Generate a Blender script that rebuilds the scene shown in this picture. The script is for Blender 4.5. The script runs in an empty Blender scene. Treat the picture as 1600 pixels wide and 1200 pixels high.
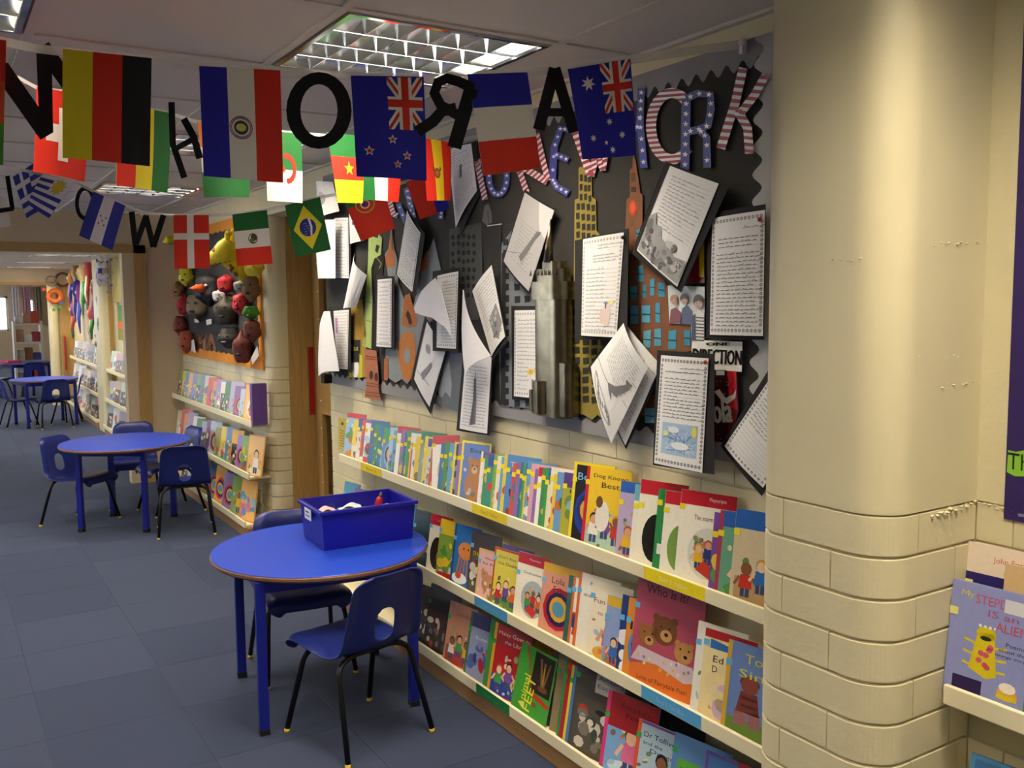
import bpy, bmesh, math, random
from mathutils import Vector, Matrix
from mathutils.geometry import tessellate_polygon

# ------------------------------------------------------------------ camera
SC = bpy.context.scene
COL = SC.collection
FPX = 1450.0
def rad(a): return math.radians(a)
YAW, PITCH, ROLL, HCAM = rad(32.027), rad(5.278), rad(-0.5), 1.56
_F = Vector((math.sin(YAW)*math.cos(PITCH), math.cos(YAW)*math.cos(PITCH), -math.sin(PITCH)))
_R = Vector((math.cos(YAW), -math.sin(YAW), 0))
_U = _R.cross(_F)
CR = math.cos(ROLL)*_R + math.sin(ROLL)*_U
CU = -math.sin(ROLL)*_R + math.cos(ROLL)*_U
CAM = Vector((0, 0, HCAM))
cd = bpy.data.cameras.new('camera'); co = bpy.data.objects.new('camera', cd); COL.objects.link(co)
cd.sensor_fit = 'HORIZONTAL'; cd.sensor_width = 36.0; cd.lens = FPX/1600*36.0; cd.clip_start = 0.02
m = Matrix((CR, CU, -_F)).transposed().to_4x4(); m.translation = CAM
co.matrix_world = m
SC.camera = co
# pixel of the photograph -> a ray; the point lies where that ray meets a wall, the floor or a hanging line
def ray(x, y): return _F + (x-800)/FPX*CR - (y-600)/FPX*CU
def onx(x, y, X): d = ray(x, y); return CAM + d*(X/d.x)
def ony(x, y, Y): d = ray(x, y); return CAM + d*(Y/d.y)
def onz(x, y, Z): d = ray(x, y); return CAM + d*((Z-HCAM)/d.z)
def onplane(x, y, p, n): d = ray(x, y); return CAM + d*((p-CAM).dot(n)/d.dot(n))

# ------------------------------------------------------------------ world, exposure
SC.view_settings.view_transform = 'Standard'
SC.view_settings.look = 'None'
SC.view_settings.gamma = 1.0
SC.view_settings.exposure = 0.32
SC.view_settings.use_curve_mapping = False
wd = bpy.data.worlds.new('world'); SC.world = wd; wd.use_nodes = True
wd.node_tree.nodes['Background'].inputs[0].default_value = (0.90, 0.94, 1.0, 1)
wd.node_tree.nodes['Background'].inputs[1].default_value = 6.0
LAMP_W = 24.0            # watts of each louvred ceiling fitting
LAMP_C = (1.0, 0.86, 0.66)

# ------------------------------------------------------------------ materials
def lin(c):
    if isinstance(c, str):
        c = c.lstrip('#'); c = [int(c[i:i+2], 16)/255 for i in (0, 2, 4)]
    return tuple((v/12.92 if v <= .04045 else ((v+.055)/1.055)**2.4) for v in c)
M = {}
def mat(name, col=None, rough=.6, metal=0., noise=0., nscale=30., bump=0., bscale=200., attr=False, spec=.5, alpha=1., wave=None, sheen=0.):
    m = bpy.data.materials.new(name); m.use_nodes = True; M[name] = m
    nt = m.node_tree; b = nt.nodes['Principled BSDF']
    b.inputs['Roughness'].default_value = rough; b.inputs['Metallic'].default_value = metal
    b.inputs['Specular IOR Level'].default_value = spec
    if sheen: b.inputs['Sheen Weight'].default_value = sheen; b.inputs['Sheen Roughness'].default_value = .4; b.inputs['Sheen Tint'].default_value = (.75, .85, 1, 1)
    tc = nt.nodes.new('ShaderNodeTexCoord')
    src = None
    if attr:
        a = nt.nodes.new('ShaderNodeAttribute'); a.attribute_name = 'Col'; src = a.outputs['Color']
    else:
        c = lin(col); b.inputs['Base Color'].default_value = (*c, 1)
        r = nt.nodes.new('ShaderNodeRGB'); r.outputs[0].default_value = (*c, 1); src = r.outputs[0]
    if noise:
        n = nt.nodes.new('ShaderNodeTexNoise'); n.inputs['Scale'].default_value = nscale; n.inputs['Detail'].default_value = 4
        nt.links.new(tc.outputs['Object'], n.inputs['Vector'])
        if wave:
            mp = nt.nodes.new('ShaderNodeMapping'); mp.inputs['Scale'].default_value = wave
            nt.links.new(tc.outputs['Object'], mp.inputs['Vector']); nt.links.new(mp.outputs[0], n.inputs['Vector'])
        mr = nt.nodes.new('ShaderNodeMapRange'); mr.inputs[1].default_value = .3; mr.inputs[2].default_value = .7
        mr.inputs[3].default_value = 1-noise; mr.inputs[4].default_value = 1+noise
        nt.links.new(n.outputs['Fac'], mr.inputs[0])
        mx = nt.nodes.new('ShaderNodeVectorMath'); mx.operation = 'SCALE'
        nt.links.new(src, mx.inputs[0]); nt.links.new(mr.outputs[0], mx.inputs['Scale']); src = mx.outputs[0]
    nt.links.new(src, b.inputs['Base Color'])
    if bump:
        n = nt.nodes.new('ShaderNodeTexNoise'); n.inputs['Scale'].default_value = bscale; n.inputs['Detail'].default_value = 3
        nt.links.new(tc.outputs['Object'], n.inputs['Vector'])
        bp = nt.nodes.new('ShaderNodeBump'); bp.inputs['Strength'].default_value = bump; bp.inputs['Distance'].default_value = .004
        nt.links.new(n.outputs['Fac'], bp.inputs['Height']); nt.links.new(bp.outputs[0], b.inputs['Normal'])
    return m
mat('wall_paint', '#dbd0a9', .45, noise=.03, nscale=6, bump=.25, bscale=60)
mat('plaster', '#dbd0a9', .42, noise=.03, nscale=4, bump=.15, bscale=25)
mat('beige_paint', '#cdb896', .6, noise=.03, nscale=6, bump=.1)
mat('shelf_paint', '#f0e6c0', .4, noise=.02, nscale=8)
mat('carpet_a', '#3a425b', .95, noise=.30, nscale=420, bump=.5, bscale=500, spec=.15, sheen=.18)
mat('carpet_b', '#353d56', .95, noise=.30, nscale=420, bump=.5, bscale=500, spec=.15, sheen=.18)
mat('ceiling_tile', '#e2dbcf', .9, noise=.05, nscale=260, bump=.12, bscale=300, spec=.2)
mat('ceiling_grid', '#dcd4c7', .6)
mat('wood', '#b08c50', .45, noise=.18, nscale=6, wave=(40, 40, 1.2))
mat('wood_plinth', '#a87f4e', .5, noise=.22, nscale=6, wave=(60, 1.5, 60))
mat('wood_level', '#b08c50', .45, noise=.18, nscale=6, wave=(1.2, 40, 40))
mat('mirror', '#dfe3ea', .12, metal=1.)
mat('white_metal', '#e9e9e6', .35)
mat('blue_laminate', '#2448c6', .32, noise=.04, nscale=300, spec=.5)
mat('edge_brown', '#7c5844', .55, noise=.15, nscale=60)
mat('blue_steel', '#15208c', .35)
mat('blue_shell', '#1a2874', .38, noise=.04, nscale=500, bump=.12, bscale=700)
mat('blue_tray', '#14149a', .35, bump=.05, bscale=500)
mat('black_steel', '#0d0d10', .4)
mat('black_rubber', '#101010', .8)
mat('yellow_foot', '#e2c23a', .5)
mat('red_plastic', '#a8161e', .35)
mat('silver_paper', '#857e6a', .27, metal=1., noise=.3, nscale=14, bump=.05, bscale=40)
mat('print_paper', attr=True, rough=.75, noise=.02, nscale=90)
mat('print_gloss', attr=True, rough=.35, noise=.03, nscale=80)
mat('print_flag', attr=True, rough=.7, noise=.02, nscale=300)
mat('print_card', attr=True, rough=.9, noise=.06, nscale=40, bump=.1, bscale=150)
mat('paint_matte', attr=True, rough=.6, noise=.12, nscale=40, bump=.2, bscale=80)
mat('ribbon', '#f2efea', .35, spec=.6)
M['ribbon'].node_tree.nodes['Principled BSDF'].inputs['Alpha'].default_value = .5
mat('pages', '#e9e3d2', .8, noise=.08, nscale=400, wave=(1, 1, 1))

# ------------------------------------------------------------------ mesh helpers
class MB:
    def __init__(s): s.v = []; s.f = []; s.c = []
    def face(s, pts, col=(1, 1, 1)):
        i = len(s.v); s.v += [tuple(p) for p in pts]; s.f.append(tuple(range(i, i+len(pts)))); s.c.append(col)
    def box(s, lo, hi, col=(1, 1, 1), T=None):
        x0, y0, z0 = lo; x1, y1, z1 = hi
        P = [Vector(p) for p in ((x0,y0,z0),(x1,y0,z0),(x1,y1,z0),(x0,y1,z0),(x0,y0,z1),(x1,y0,z1),(x1,y1,z1),(x0,y1,z1))]
        if T: P = [T(p) for p in P]
        i = len(s.v); s.v += [tuple(p) for p in P]
        for q in ((0,3,2,1),(4,5,6,7),(0,1,5,4),(1,2,6,5),(2,3,7,6),(3,0,4,7)):
            s.f.append(tuple(i+k for k in q)); s.c.append(col)
        return s
    def grid(s, fn, nu, nv, col=(1, 1, 1), wrapu=False):
        i = len(s.v)
        for b in range(nv+1):
            for a in range(nu+(0 if wrapu else 1)): s.v.append(tuple(fn(a/nu, b/nv)))
        n = nu if wrapu else nu+1
        for b in range(nv):
            for a in range(nu):
                a2 = (a+1) % n if wrapu else a+1
                s.f.append((i+b*n+a, i+b*n+a2, i+(b+1)*n+a2, i+(b+1)*n+a)); s.c.append(col)
        return s
    def tube(s, pts, r, n=8, col=(1, 1, 1), cap=True):
        pts = [Vector(p) for p in pts]; rs = r if isinstance(r, (list, tuple)) else [r]*len(pts)
        up = Vector((0, 0, 1)); rings = []
        t0 = (pts[1]-pts[0]).normalized()
        a = t0.cross(up) if abs(t0.dot(up)) < .95 else t0.cross(Vector((1, 0, 0)))
        a.normalize()
        for k, p in enumerate(pts):
            t = (pts[min(k+1, len(pts)-1)]-pts[max(k-1, 0)]).normalized()
            a = (a - t*a.dot(t)).normalized(); b = t.cross(a)
            i = len(s.v); rings.append(i)
            for j in range(n):
                g = 2*math.pi*j/n; s.v.append(tuple(p + (a*math.cos(g)+b*math.sin(g))*rs[k]))
        for k in range(len(pts)-1):
            for j in range(n):
                j2 = (j+1) % n
                s.f.append((rings[k]+j, rings[k]+j2, rings[k+1]+j2, rings[k+1]+j)); s.c.append(col)
        if cap:
            s.f.append(tuple(rings[0]+j for j in reversed(range(n)))); s.c.append(col)
            s.f.append(tuple(rings[-1]+j for j in range(n))); s.c.append(col)
        return s
    def prism(s, poly, T, w0, w1, col=(1, 1, 1), side=None):
        """poly in uv, T(u,v,w) -> point, slab between w0 (back) and w1 (front)"""
        side = side or col
        s.face([T(u, v, w1) for u, v in poly], col)
        s.face([T(u, v, w0) for u, v in reversed(poly)], side)
        n = len(poly)
        for k in range(n):
            a, b = poly[k], poly[(k+1) % n]
            s.face([T(*a, w0), T(*b, w0), T(*b, w1), T(*a, w1)], side)
        return s
    def ball(s, c, r, nu=12, nv=8, col=(1, 1, 1), R=None):
        c = Vector(c); r = Vector(r) if not isinstance(r, (int, float)) else Vector((r, r, r))
        def fn(u, v):
            th = 2*math.pi*u; ph = math.pi*v
            p = Vector((math.cos(th)*math.sin(ph)*r.x, math.sin(th)*math.sin(ph)*r.y, -math.cos(ph)*r.z))
            return c + (R @ p if R else p)
        return s.grid(fn, nu, nv, col, wrapu=True)
    def lathe(s, prof, c=(0, 0, 0), n=32, col=(1, 1, 1)):
        c = Vector(c)
        def fn(u, v):
            k = v*(len(prof)-1); i = min(int(round(k)), len(prof)-1); r, z = prof[i]
            return c + Vector((r*math.cos(2*math.pi*u), r*math.sin(2*math.pi*u), z))
        return s.grid(fn, n, len(prof)-1, col, wrapu=True)
    def mesh(s, name, m=None, smooth=False, fixn=False):
        me = bpy.data.meshes.new(name); me.from_pydata(s.v, [], s.f)
        if m: me.materials.append(M[m] if isinstance(m, str) else m)
        ca = me.attributes.new('Col', 'FLOAT_COLOR', 'CORNER')
        buf = []; cache = {}
        for f, c in zip(s.f, s.c):
            k = c if isinstance(c, str) else tuple(c)
            if k not in cache: cache[k] = (*(lin(k) if isinstance(k, str) else k), 1.0)
            buf.extend(cache[k]*len(f))
        ca.data.foreach_set('color', buf)
        if fixn:
            bm = bmesh.new(); bm.from_mesh(me); bmesh.ops.remove_doubles(bm, verts=bm.verts, dist=1e-5)
            bmesh.ops.recalc_face_normals(bm, faces=bm.faces); bm.to_mesh(me); bm.free()
        if smooth: me.shade_smooth()
        me.update()
        return me
    def build(s, name, m, parent=None, smooth=False, fixn=False):
        return link(name, s.mesh(name, m, smooth, fixn), parent)
def link(name, data, parent=None):
    o = bpy.data.objects.new(name, data); COL.objects.link(o)
    if parent: o.parent = parent
    return o
def tag(o, label=None, cat=None, group=None, kind=None):
    if label: o['label'] = label
    if cat: o['category'] = cat
    if group: o['group'] = group
    if kind: o['kind'] = kind
    return o
def empty(name, loc=(0, 0, 0), rz=0.):
    o = bpy.data.objects.new(name, None); COL.objects.link(o); o.location = loc; o.rotation_euler = (0, 0, rz)
    o.empty_display_size = .05
    return o
def copy_tree(o, parent=None):
    c = o.copy(); COL.objects.link(c); c.parent = parent
    for ch in list(o.children): copy_tree(ch, c)
    return c
def bevel(o, w, seg=2, angle=30):
    md = o.modifiers.new('bevel', 'BEVEL'); md.width = w; md.segments = seg; md.limit_method = 'ANGLE'; md.angle_limit = rad(angle)
    return o

# ------------------------------------------------------------------ flat print: polygons on a sheet
def clip_strip(poly, ax, a, b):
    def half(pl, val, sgn):
        out = []
        for i in range(len(pl)):
            p, q = pl[i], pl[(i+1) % len(pl)]
            dp, dq = sgn*(p[ax]-val), sgn*(q[ax]-val)
            if dp >= 0: out.append(p)
            if (dp > 0 and dq < 0) or (dp < 0 and dq > 0):
                t = dp/(dp-dq); out.append(tuple(p[k]+(q[k]-p[k])*t for k in (0, 1)))
        return out
    pl = half(poly, a, 1)
    return half(pl, b, -1) if len(pl) > 2 else []
def tris(poly):
    if len(poly) == 3: return [poly]
    return [[poly[i] for i in t] for t in tessellate_polygon([[Vector((*p, 0)) for p in poly]])]
def area2(p): return sum(p[i][0]*p[(i+1) % len(p)][1]-p[(i+1) % len(p)][0]*p[i][1] for i in range(len(p)))
def add_print(mb, polys, S, nu=1, nv=1, box=None, step=.0004, w0=0., flip=False):
    """polys: (points, colour, layer); S(u,v,w) -> world point"""
    for pts, col, layer in polys:
        w = w0 + step*layer
        if nu == 1 and nv == 1: parts = [pts]
        else:
            u0, v0, u1, v1 = box
            parts = tris(pts)
            for ax, n, a, b in ((0, nu, u0, u1), (1, nv, v0, v1)):
                if n == 1: continue
                nxt = []
                for t in parts:
                    for k in range(n):
                        q = clip_strip(t, ax, a+(b-a)*k/n if k else -1e9, a+(b-a)*(k+1)/n if k < n-1 else 1e9)
                        if len(q) > 2: nxt.append(q)
                parts = nxt
        for q in parts:
            if (area2(q) < 0) != flip: q = q[::-1]
            mb.face([S(u, v, w) for u, v in q], col)
def print_obj(name, outline, base, polys, S, m, parent=None, th=.001, nu=1, nv=1, back=None, flip=False, step=.0004):
    mb = MB()
    us = [p[0] for p in outline]; vs = [p[1] for p in outline]; bx = (min(us), min(vs), max(us), max(vs))
    add_print(mb, [(outline, base, 0)], S, nu, nv, bx, flip=flip)
    k0 = len(mb.f)
    add_print(mb, [(outline, back or base, 0)], lambda u, v, w: S(u, v, -th), nu, nv, bx, flip=not flip)
    n = len(outline)
    for i in range(n):
        a, b = outline[i], outline[(i+1) % n]
        q = max(nu, nv)
        for k in range(q):
            p0 = (a[0]+(b[0]-a[0])*k/q, a[1]+(b[1]-a[1])*k/q); p1 = (a[0]+(b[0]-a[0])*(k+1)/q, a[1]+(b[1]-a[1])*(k+1)/q)
            mb.face([S(*p0, 0), S(*p0, -th), S(*p1, -th), S(*p1, 0)], back or base)
    add_print(mb, polys, S, nu, nv, bx, flip=flip, step=step)
    return mb.build(name, m, parent)
def R_(x0, y0, x1, y1, c, l=1): return ([(x0, y0), (x1, y0), (x1, y1), (x0, y1)], c, l)
def E_(cx, cy, rx, ry, c, l=1, n=16, a0=0., a1=2*math.pi, rot=0.):
    full = abs(a1-a0-2*math.pi) < 1e-6
    pts = []
    for k in range(n if full else n+1):
        a = a0+(a1-a0)*k/n; x, y = rx*math.cos(a), ry*math.sin(a)
        pts.append((cx+x*math.cos(rot)-y*math.sin(rot), cy+x*math.sin(rot)+y*math.cos(rot)))
    return (pts, c, l)
def ring_(cx, cy, rx, ry, t, c, l=1, n=20):
    out = []
    for k in range(n):
        a, b = 2*math.pi*k/n, 2*math.pi*(k+1)/n
        out.append(([(cx+rx*math.cos(a), cy+ry*math.sin(a)), (cx+rx*math.cos(b), cy+ry*math.sin(b)),
                     (cx+(rx-t)*math.cos(b), cy+(ry-t)*math.sin(b)), (cx+(rx-t)*math.cos(a), cy+(ry-t)*math.sin(a))], c, l))
    return out
def star_(cx, cy, r, c, l=1, n=5, k=.42, rot=math.pi/2, asp=1.):
    return ([(cx+asp*(r if i % 2 == 0 else r*k)*math.cos(rot+math.pi*i/n), cy+(r if i % 2 == 0 else r*k)*math.sin(rot+math.pi*i/n)) for i in range(2*n)], c, l)
def line_(p, q, t, c, l=1):
    dx, dy = q[0]-p[0], q[1]-p[1]; d = math.hypot(dx, dy) or 1e-9; nx, ny = -dy/d*t/2, dx/d*t/2
    return ([(p[0]+nx, p[1]+ny), (p[0]-nx, p[1]-ny), (q[0]-nx, q[1]-ny), (q[0]+nx, q[1]+ny)], c, l)
_TX = {}
def glyphs(s):
    if s not in _TX:
        cu = bpy.data.curves.new('lettering', 'FONT'); cu.body = s; cu.resolution_u = 2
        ob = bpy.data.objects.new('lettering', cu)
        me = ob.to_mesh()
        T = [[(me.vertices[i].co.x, me.vertices[i].co.y) for i in p.vertices] for p in me.polygons]
        ob.to_mesh_clear(); bpy.data.objects.remove(ob); bpy.data.curves.remove(cu)
        xs = [p[0] for t in T for p in t] or [0, 1]; ys = [p[1] for t in T for p in t] or [0, 1]
        _TX[s] = (T, min(xs), min(ys), max(xs), max(ys))
    return _TX[s]
def text_(s, x, y, w, h, c, l=2, rot=0., mirror=False, bold=0.):
    """lettering fitted into the box of width w and cap height h with its left bottom corner at x,y"""
    T, x0, y0, x1, y1 = glyphs(s); sx = w/(x1-x0); sy = h/(y1-y0); out = []
    cr, sr = math.cos(rot), math.sin(rot)
    for k in ((0,) if not bold else (-bold, 0, bold)):
        for t in T:
            q = []
            for px, py in t:
                u = (px-x0)*sx+k; v = (py-y0)*sy
                if mirror: u = w-u
                q.append((x+u*cr-v*sr, y+u*sr+v*cr))
            out.append((q, c, l))
    return out
# ------------------------------------------------------------------ the room shell
WX, PX, ZC = 1.86, 1.55, 2.28
LX = -3.4
COURSE = .0865; NC = 13; ZB = COURSE*NC
def struct(o): o['kind'] = 'structure'; return o
def sbox(name, lo, hi, m, parent=None):
    o = MB().box(lo, hi).build(name, m, parent)
    if parent is None: struct(o)
    return o

# floor with loose-laid carpet tiles
floor = sbox('floor', (LX, -2.6, -.06), (3.2, 27, -.004), 'carpet_b')
TS = .475
tile_me = []
for mm in ('carpet_a', 'carpet_b'):
    g = MB(); h = TS/2-.0003
    P = [(-h, -h), (h, -h), (h, h), (-h, h)]; Q = [(x*.998, y*.998) for x, y in P]
    g.face([(x, y, 0) for x, y in Q])
    for i in range(4):
        j = (i+1) % 4; g.face([(*P[i], -.003), (*P[j], -.003), (*Q[j], 0), (*Q[i], 0)])
    tile_me.append(g.mesh('carpet_tile', mm))
rng = random.Random(4)
nt_ = 0
for j in range(0, 34):
    for i in range(-7, 5):
        x, y = .27+(i+.5)*TS, 1.22+(j+.5)*TS
        if x > 1.9 or x < LX+.3: continue
        d = Vector((x, y, 0))-CAM; z = d.dot(_F)
        if z < .5: continue
        u, v = 800+FPX*d.dot(CR)/z, 600-FPX*d.dot(CU)/z
        if not (-140 < u < 1250 and 560 < v < 1320) or nt_ >= 298: continue
        o = link('carpet_tile', tile_me[1 if rng.random() < .5 else 0], floor); nt_ += 1
        o.location = (x, y, .0); o.rotation_euler = (0, 0, 0 if rng.random() < .6 else math.pi/2)

# ceiling with tiles and grid
ceil = sbox('ceiling', (LX, -2.6, ZC+.14), (3.2, 27, ZC+.2), 'ceiling_grid')
CM = .65; CX0, CY0 = .27, 2.24
FIT = [(1.245-1.3*a, 2.565+1.95*k) for a in (0, 1) for k in range(-1, 3)]
FIT2 = [(1.245, 11.0), (1.245, 13.1), (1.245, 14.9)]; ZC2 = 2.06     # the next room has a lower ceiling
def in_fit(x, y): return any(abs(x-a) < .32 and abs(y-b) < .32 for a, b in FIT)
g = MB(); h = CM/2-.012
P = [(-h, -h), (h, -h), (h, h), (-h, h)]
g.box((-h, -h, 0), (h, h, .012))
ct_me = g.mesh('ceiling_tile', 'ceiling_tile')
for i in range(-6, 3):
    for j in range(-6, 10):
        x, y = CX0+(i+.5)*CM, CY0+(j+.5)*CM
        if in_fit(x, y) or x-CM/2 < LX-.3 or y > 8.3: continue
        if x+CM/2 > WX+.02:
            w = WX-(x-CM/2)-.012
            o = MB().box((x-CM/2+.012, y-h, ZC+.006), (x-CM/2+.012+w-.014, y+h, ZC+.018)).build('ceiling_tile', 'ceiling_tile', ceil)
            continue
        o = link('ceiling_tile', ct_me, ceil); o.location = (x, y, ZC+.006)
g = MB()
for i in range(-6, 4):
    x = CX0+i*CM
    if x < WX: g.box((x-.012, -2.6, ZC), (x+.012, 8.4, ZC+.03))
for j in range(-7, 10):
    y = CY0+j*CM; g.box((LX, y-.012, ZC+.0005), (WX, y+.012, ZC+.03))
g.box((WX-.02, -2.6, ZC-.004), (WX, 8.4, ZC+.03))
g.build('ceiling_grid_bars', 'ceiling_grid', ceil)
# the rooms beyond have a plain white ceiling
g = MB(); h2 = .305
g.box((LX, 8.52, ZC2), (1.245-h2, 15.6, ZC2+.03)); g.box((1.245+h2, 8.52, ZC2), (WX+.1, 15.6, ZC2+.03))
yy = 8.52
for _, y in FIT2: g.box((1.245-h2, yy, ZC2), (1.245+h2, y-h2, ZC2+.03)); yy = y+h2
g.box((1.245-h2, yy, ZC2), (1.245+h2, 15.6, ZC2+.03))
struct(g.build('ceiling', 'ceiling_tile'))
sbox('ceiling', (LX, 15.72, ZC), (3.2, 27, ZC+.05), 'ceiling_tile')

# bricks, shared by length
_BR = {}
def brick_mesh(L):
    k = round(L, 3)
    if k not in _BR:
        g = MB(); a, b = L/2-.0004, COURSE/2-.0012; c, d = a-.0012, b-.0024; t = .0055
        B = [(0, -a, -b), (0, a, -b), (0, a, b), (0, -a, b)]; Fq = [(-t, -c, -d), (-t, c, -d), (-t, c, d), (-t, -c, d)]
        g.face([Fq[3], Fq[2], Fq[1], Fq[0]])
        for i in range(4):
            j = (i+1) % 4; g.face([B[i], B[j], Fq[j], Fq[i]])
        _BR[k] = g.mesh('brick', 'wall_paint', fixn=True)
    return _BR[k]
def bricks(parent, y0, y1, X, L=.26, z0=0, z1=NC, phase=0.):
    """brick faces end flush with the plane x=X, mortar bed is 7 mm behind"""
    for k in range(z0, z1):
        off = (L/2 if k % 2 else 0)+phase
        n0 = math.floor((y0-off)/L)
        y = n0*L+off
        while y < y1-1e-4:
            a, b = max(y, y0), min(y+L, y1)
            if b-a > .02:
                o = link('brick', brick_mesh(b-a), parent); o.location = (X+.0055+rng.uniform(-.0008, .0008), (a+b)/2, (k+.5)*COURSE)
            y += L
DY0, DY1 = 4.87, 5.95                       # the door recess
def wall_seg(name, y0, y1, zt=ZC):
    g = MB(); g.box((WX+.0055, y0, 0), (WX+.3, y1, ZB)); g.box((WX, y0, ZB+.001), (WX+.3, y1, zt+.05))
    o = struct(g.build(name, 'wall_paint')); return o
wr = wall_seg('wall_right', -2.6, DY0)
bricks(wr, .35, 1.12, WX); bricks(wr, 1.5, DY0, WX)
wf = wall_seg('wall_right', DY1+.08, 8.4)
bricks(wf, DY1+.08, 8.4, WX)
# bull-nosed end of that wall at the door recess and the painted return behind it
def nose(cx, cy, r, a0, a1, n=8): return [(cx+r*math.cos(a0+(a1-a0)*k/n), cy+r*math.sin(a0+(a1-a0)*k/n)) for k in range(n+1)]
def curved_bricks(parent, path, zs, gap=.0018, t=.0075, name='brick'):
    """path: outline points (x,y) of the brick faces; pieces: z index list"""
    nrm = []
    for i in range(len(path)):
        a = Vector(path[max(i-1, 0)]); b = Vector(path[min(i+1, len(path)-1)]); d = (b-a).normalized(); nrm.append(Vector((-d.y, d.x)))
    g = MB(); lo, hi = -COURSE/2+gap, COURSE/2-gap; e = .0028
    path = [Vector(p) for p in path]
    a_, b_ = (path[1]-path[0]).normalized()*.0016, (path[-2]-path[-1]).normalized()*.0016
    path[0] = path[0]+a_; path[-1] = path[-1]+b_
    for i in range(len(path)-1):
        p, q = Vector(path[i]), Vector(path[i+1]); pn, qn = nrm[i], nrm[i+1]
        po, qo = p+pn*t, q+qn*t           # back (into the wall)
        g.face([(*p, lo+e), (*q, lo+e), (*q, hi-e), (*p, hi-e)])
        g.face([(*po, lo), (*qo, lo), (*q, lo+e), (*p, lo+e)])
        g.face([(*p, hi-e), (*q, hi-e), (*qo, hi), (*po, hi)])
    for i, k in ((0, 1), (-1, -1)):
        p = Vector(path[i]); po = p+nrm[i]*t
        g.face([(*po, lo), (*p, lo+e), (*p, hi-e), (*po, hi)])
    me = g.mesh(name, 'wall_paint', fixn=True)
    for k in zs:
        o = link(name, me, parent); o.location = (0, 0, (k+.5)*COURSE)
g = MB()
path = [(WX+.155, DY1)] + nose(WX+.085, DY1+.085, .085, -math.pi/2, -math.pi, 8)
core = [(x+.0075 if i else x, y+.0075) for i, (x, y) in enumerate(path)] + [(WX+.3, DY1+.085), (WX+.3, DY1+.0075)]
def prism_z(g, poly, z0, z1):
    g.face([(x, y, z1) for x, y in poly]); g.face([(x, y, z0) for x, y in reversed(poly)])
    for i in range(len(poly)):
        a, b = poly[i], poly[(i+1) % len(poly)]; g.face([(*a, z0), (*b, z0), (*b, z1), (*a, z1)])
prism_z(g, core, 0, ZB); prism_z(g, path+[(WX+.3, DY1+.085), (WX+.3, DY1)], ZB+.001, ZC+.05)
en = struct(g.build('wall_end', 'plaster', fixn=True))
curved_bricks(en, path[::-1], range(NC))

# the pier that stands in front of the near end of the wall
r = .085
PY0, PY1 = 1.12, 1.468
fr = nose(PX+r, PY1-r, r, math.pi/2, math.pi, 20) + nose(PX+r, PY0+r, r, math.pi, 1.5*math.pi, 24)
outer = [(WX+.02, PY1)] + fr + [(WX+.02, PY0)]
inner = [(WX+.02, PY1-.0075)] + nose(PX+r, PY1-r, r-.0075, math.pi/2, math.pi, 10) + nose(PX+r, PY0+r, r-.0075, math.pi, 1.5*math.pi, 10) + [(WX+.02, PY0+.0075)]
g = MB(); prism_z(g, inner, 0, ZB)
pil = struct(g.build('pillar', 'wall_paint', fixn=True))
g = MB()
prism_z(g, outer, ZB+.0012, ZC+.02)
pl = g.build('plaster_coat', 'plaster', pil, fixn=True)
j1, j2 = 1.37, 1.243                          # joints on the front face
far_c = nose(PX+r, PY1-r, r, math.pi/2, math.pi, 14); near_c = nose(PX+r, PY0+r, r, math.pi, 1.5*math.pi, 14)
ev, od = [k for k in range(NC) if k % 2 == 0], [k for k in range(NC) if k % 2 == 1]
curved_bricks(pil, [(WX, PY1)]+far_c+[(PX, j1)], ev)
curved_bricks(pil, [(PX, j1)]+near_c+[(1.662, PY0)], ev)
curved_bricks(pil, [(1.662, PY0), (WX, PY0)], ev)
curved_bricks(pil, [(WX, PY1)]+far_c+[(PX, j2)], od)
curved_bricks(pil, [(PX, j2)]+near_c+[(1.79, PY0)], od)
curved_bricks(pil, [(1.79, PY0), (WX, PY0)], od)
# rough filler along the top course of the pier and old plaster scars above it
g = MB()
def scar(px0, py0, px1, py1, plane, n=9, r=.0025):
    for k in range(n):
        t = k/(n-1); a = plane(px0+(px1-px0)*t+rng.uniform(-4, 4), py0+(py1-py0)*t+rng.uniform(-3, 3))
        g.ball(a, (r*rng.uniform(.6, 1.8), r*rng.uniform(1, 3), r*rng.uniform(.5, 1.3)), 6, 4)
scar(1452, 808, 1522, 786, lambda x, y: ony(x, y, PY0), 16, .0035)
scar(1205, 418, 1300, 408, lambda x, y: onx(x, y, PX), 14, .0014)
scar(1300, 408, 1360, 402, lambda x, y: onx(x, y, PX), 8, .0012)
scar(1460, 382, 1530, 378, lambda x, y: ony(x, y, PY0), 10, .002)
scar(1440, 560, 1500, 556, lambda x, y: ony(x, y, PY0), 8, .0012)
scar(1470, 604, 1520, 596, lambda x, y: ony(x, y, PY0), 7, .002)
scar(1532, 788, 1590, 800, lambda x, y: onx(x, y, WX), 10, .002)
g.build('filler_lumps', 'plaster', pil, smooth=True)

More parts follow.
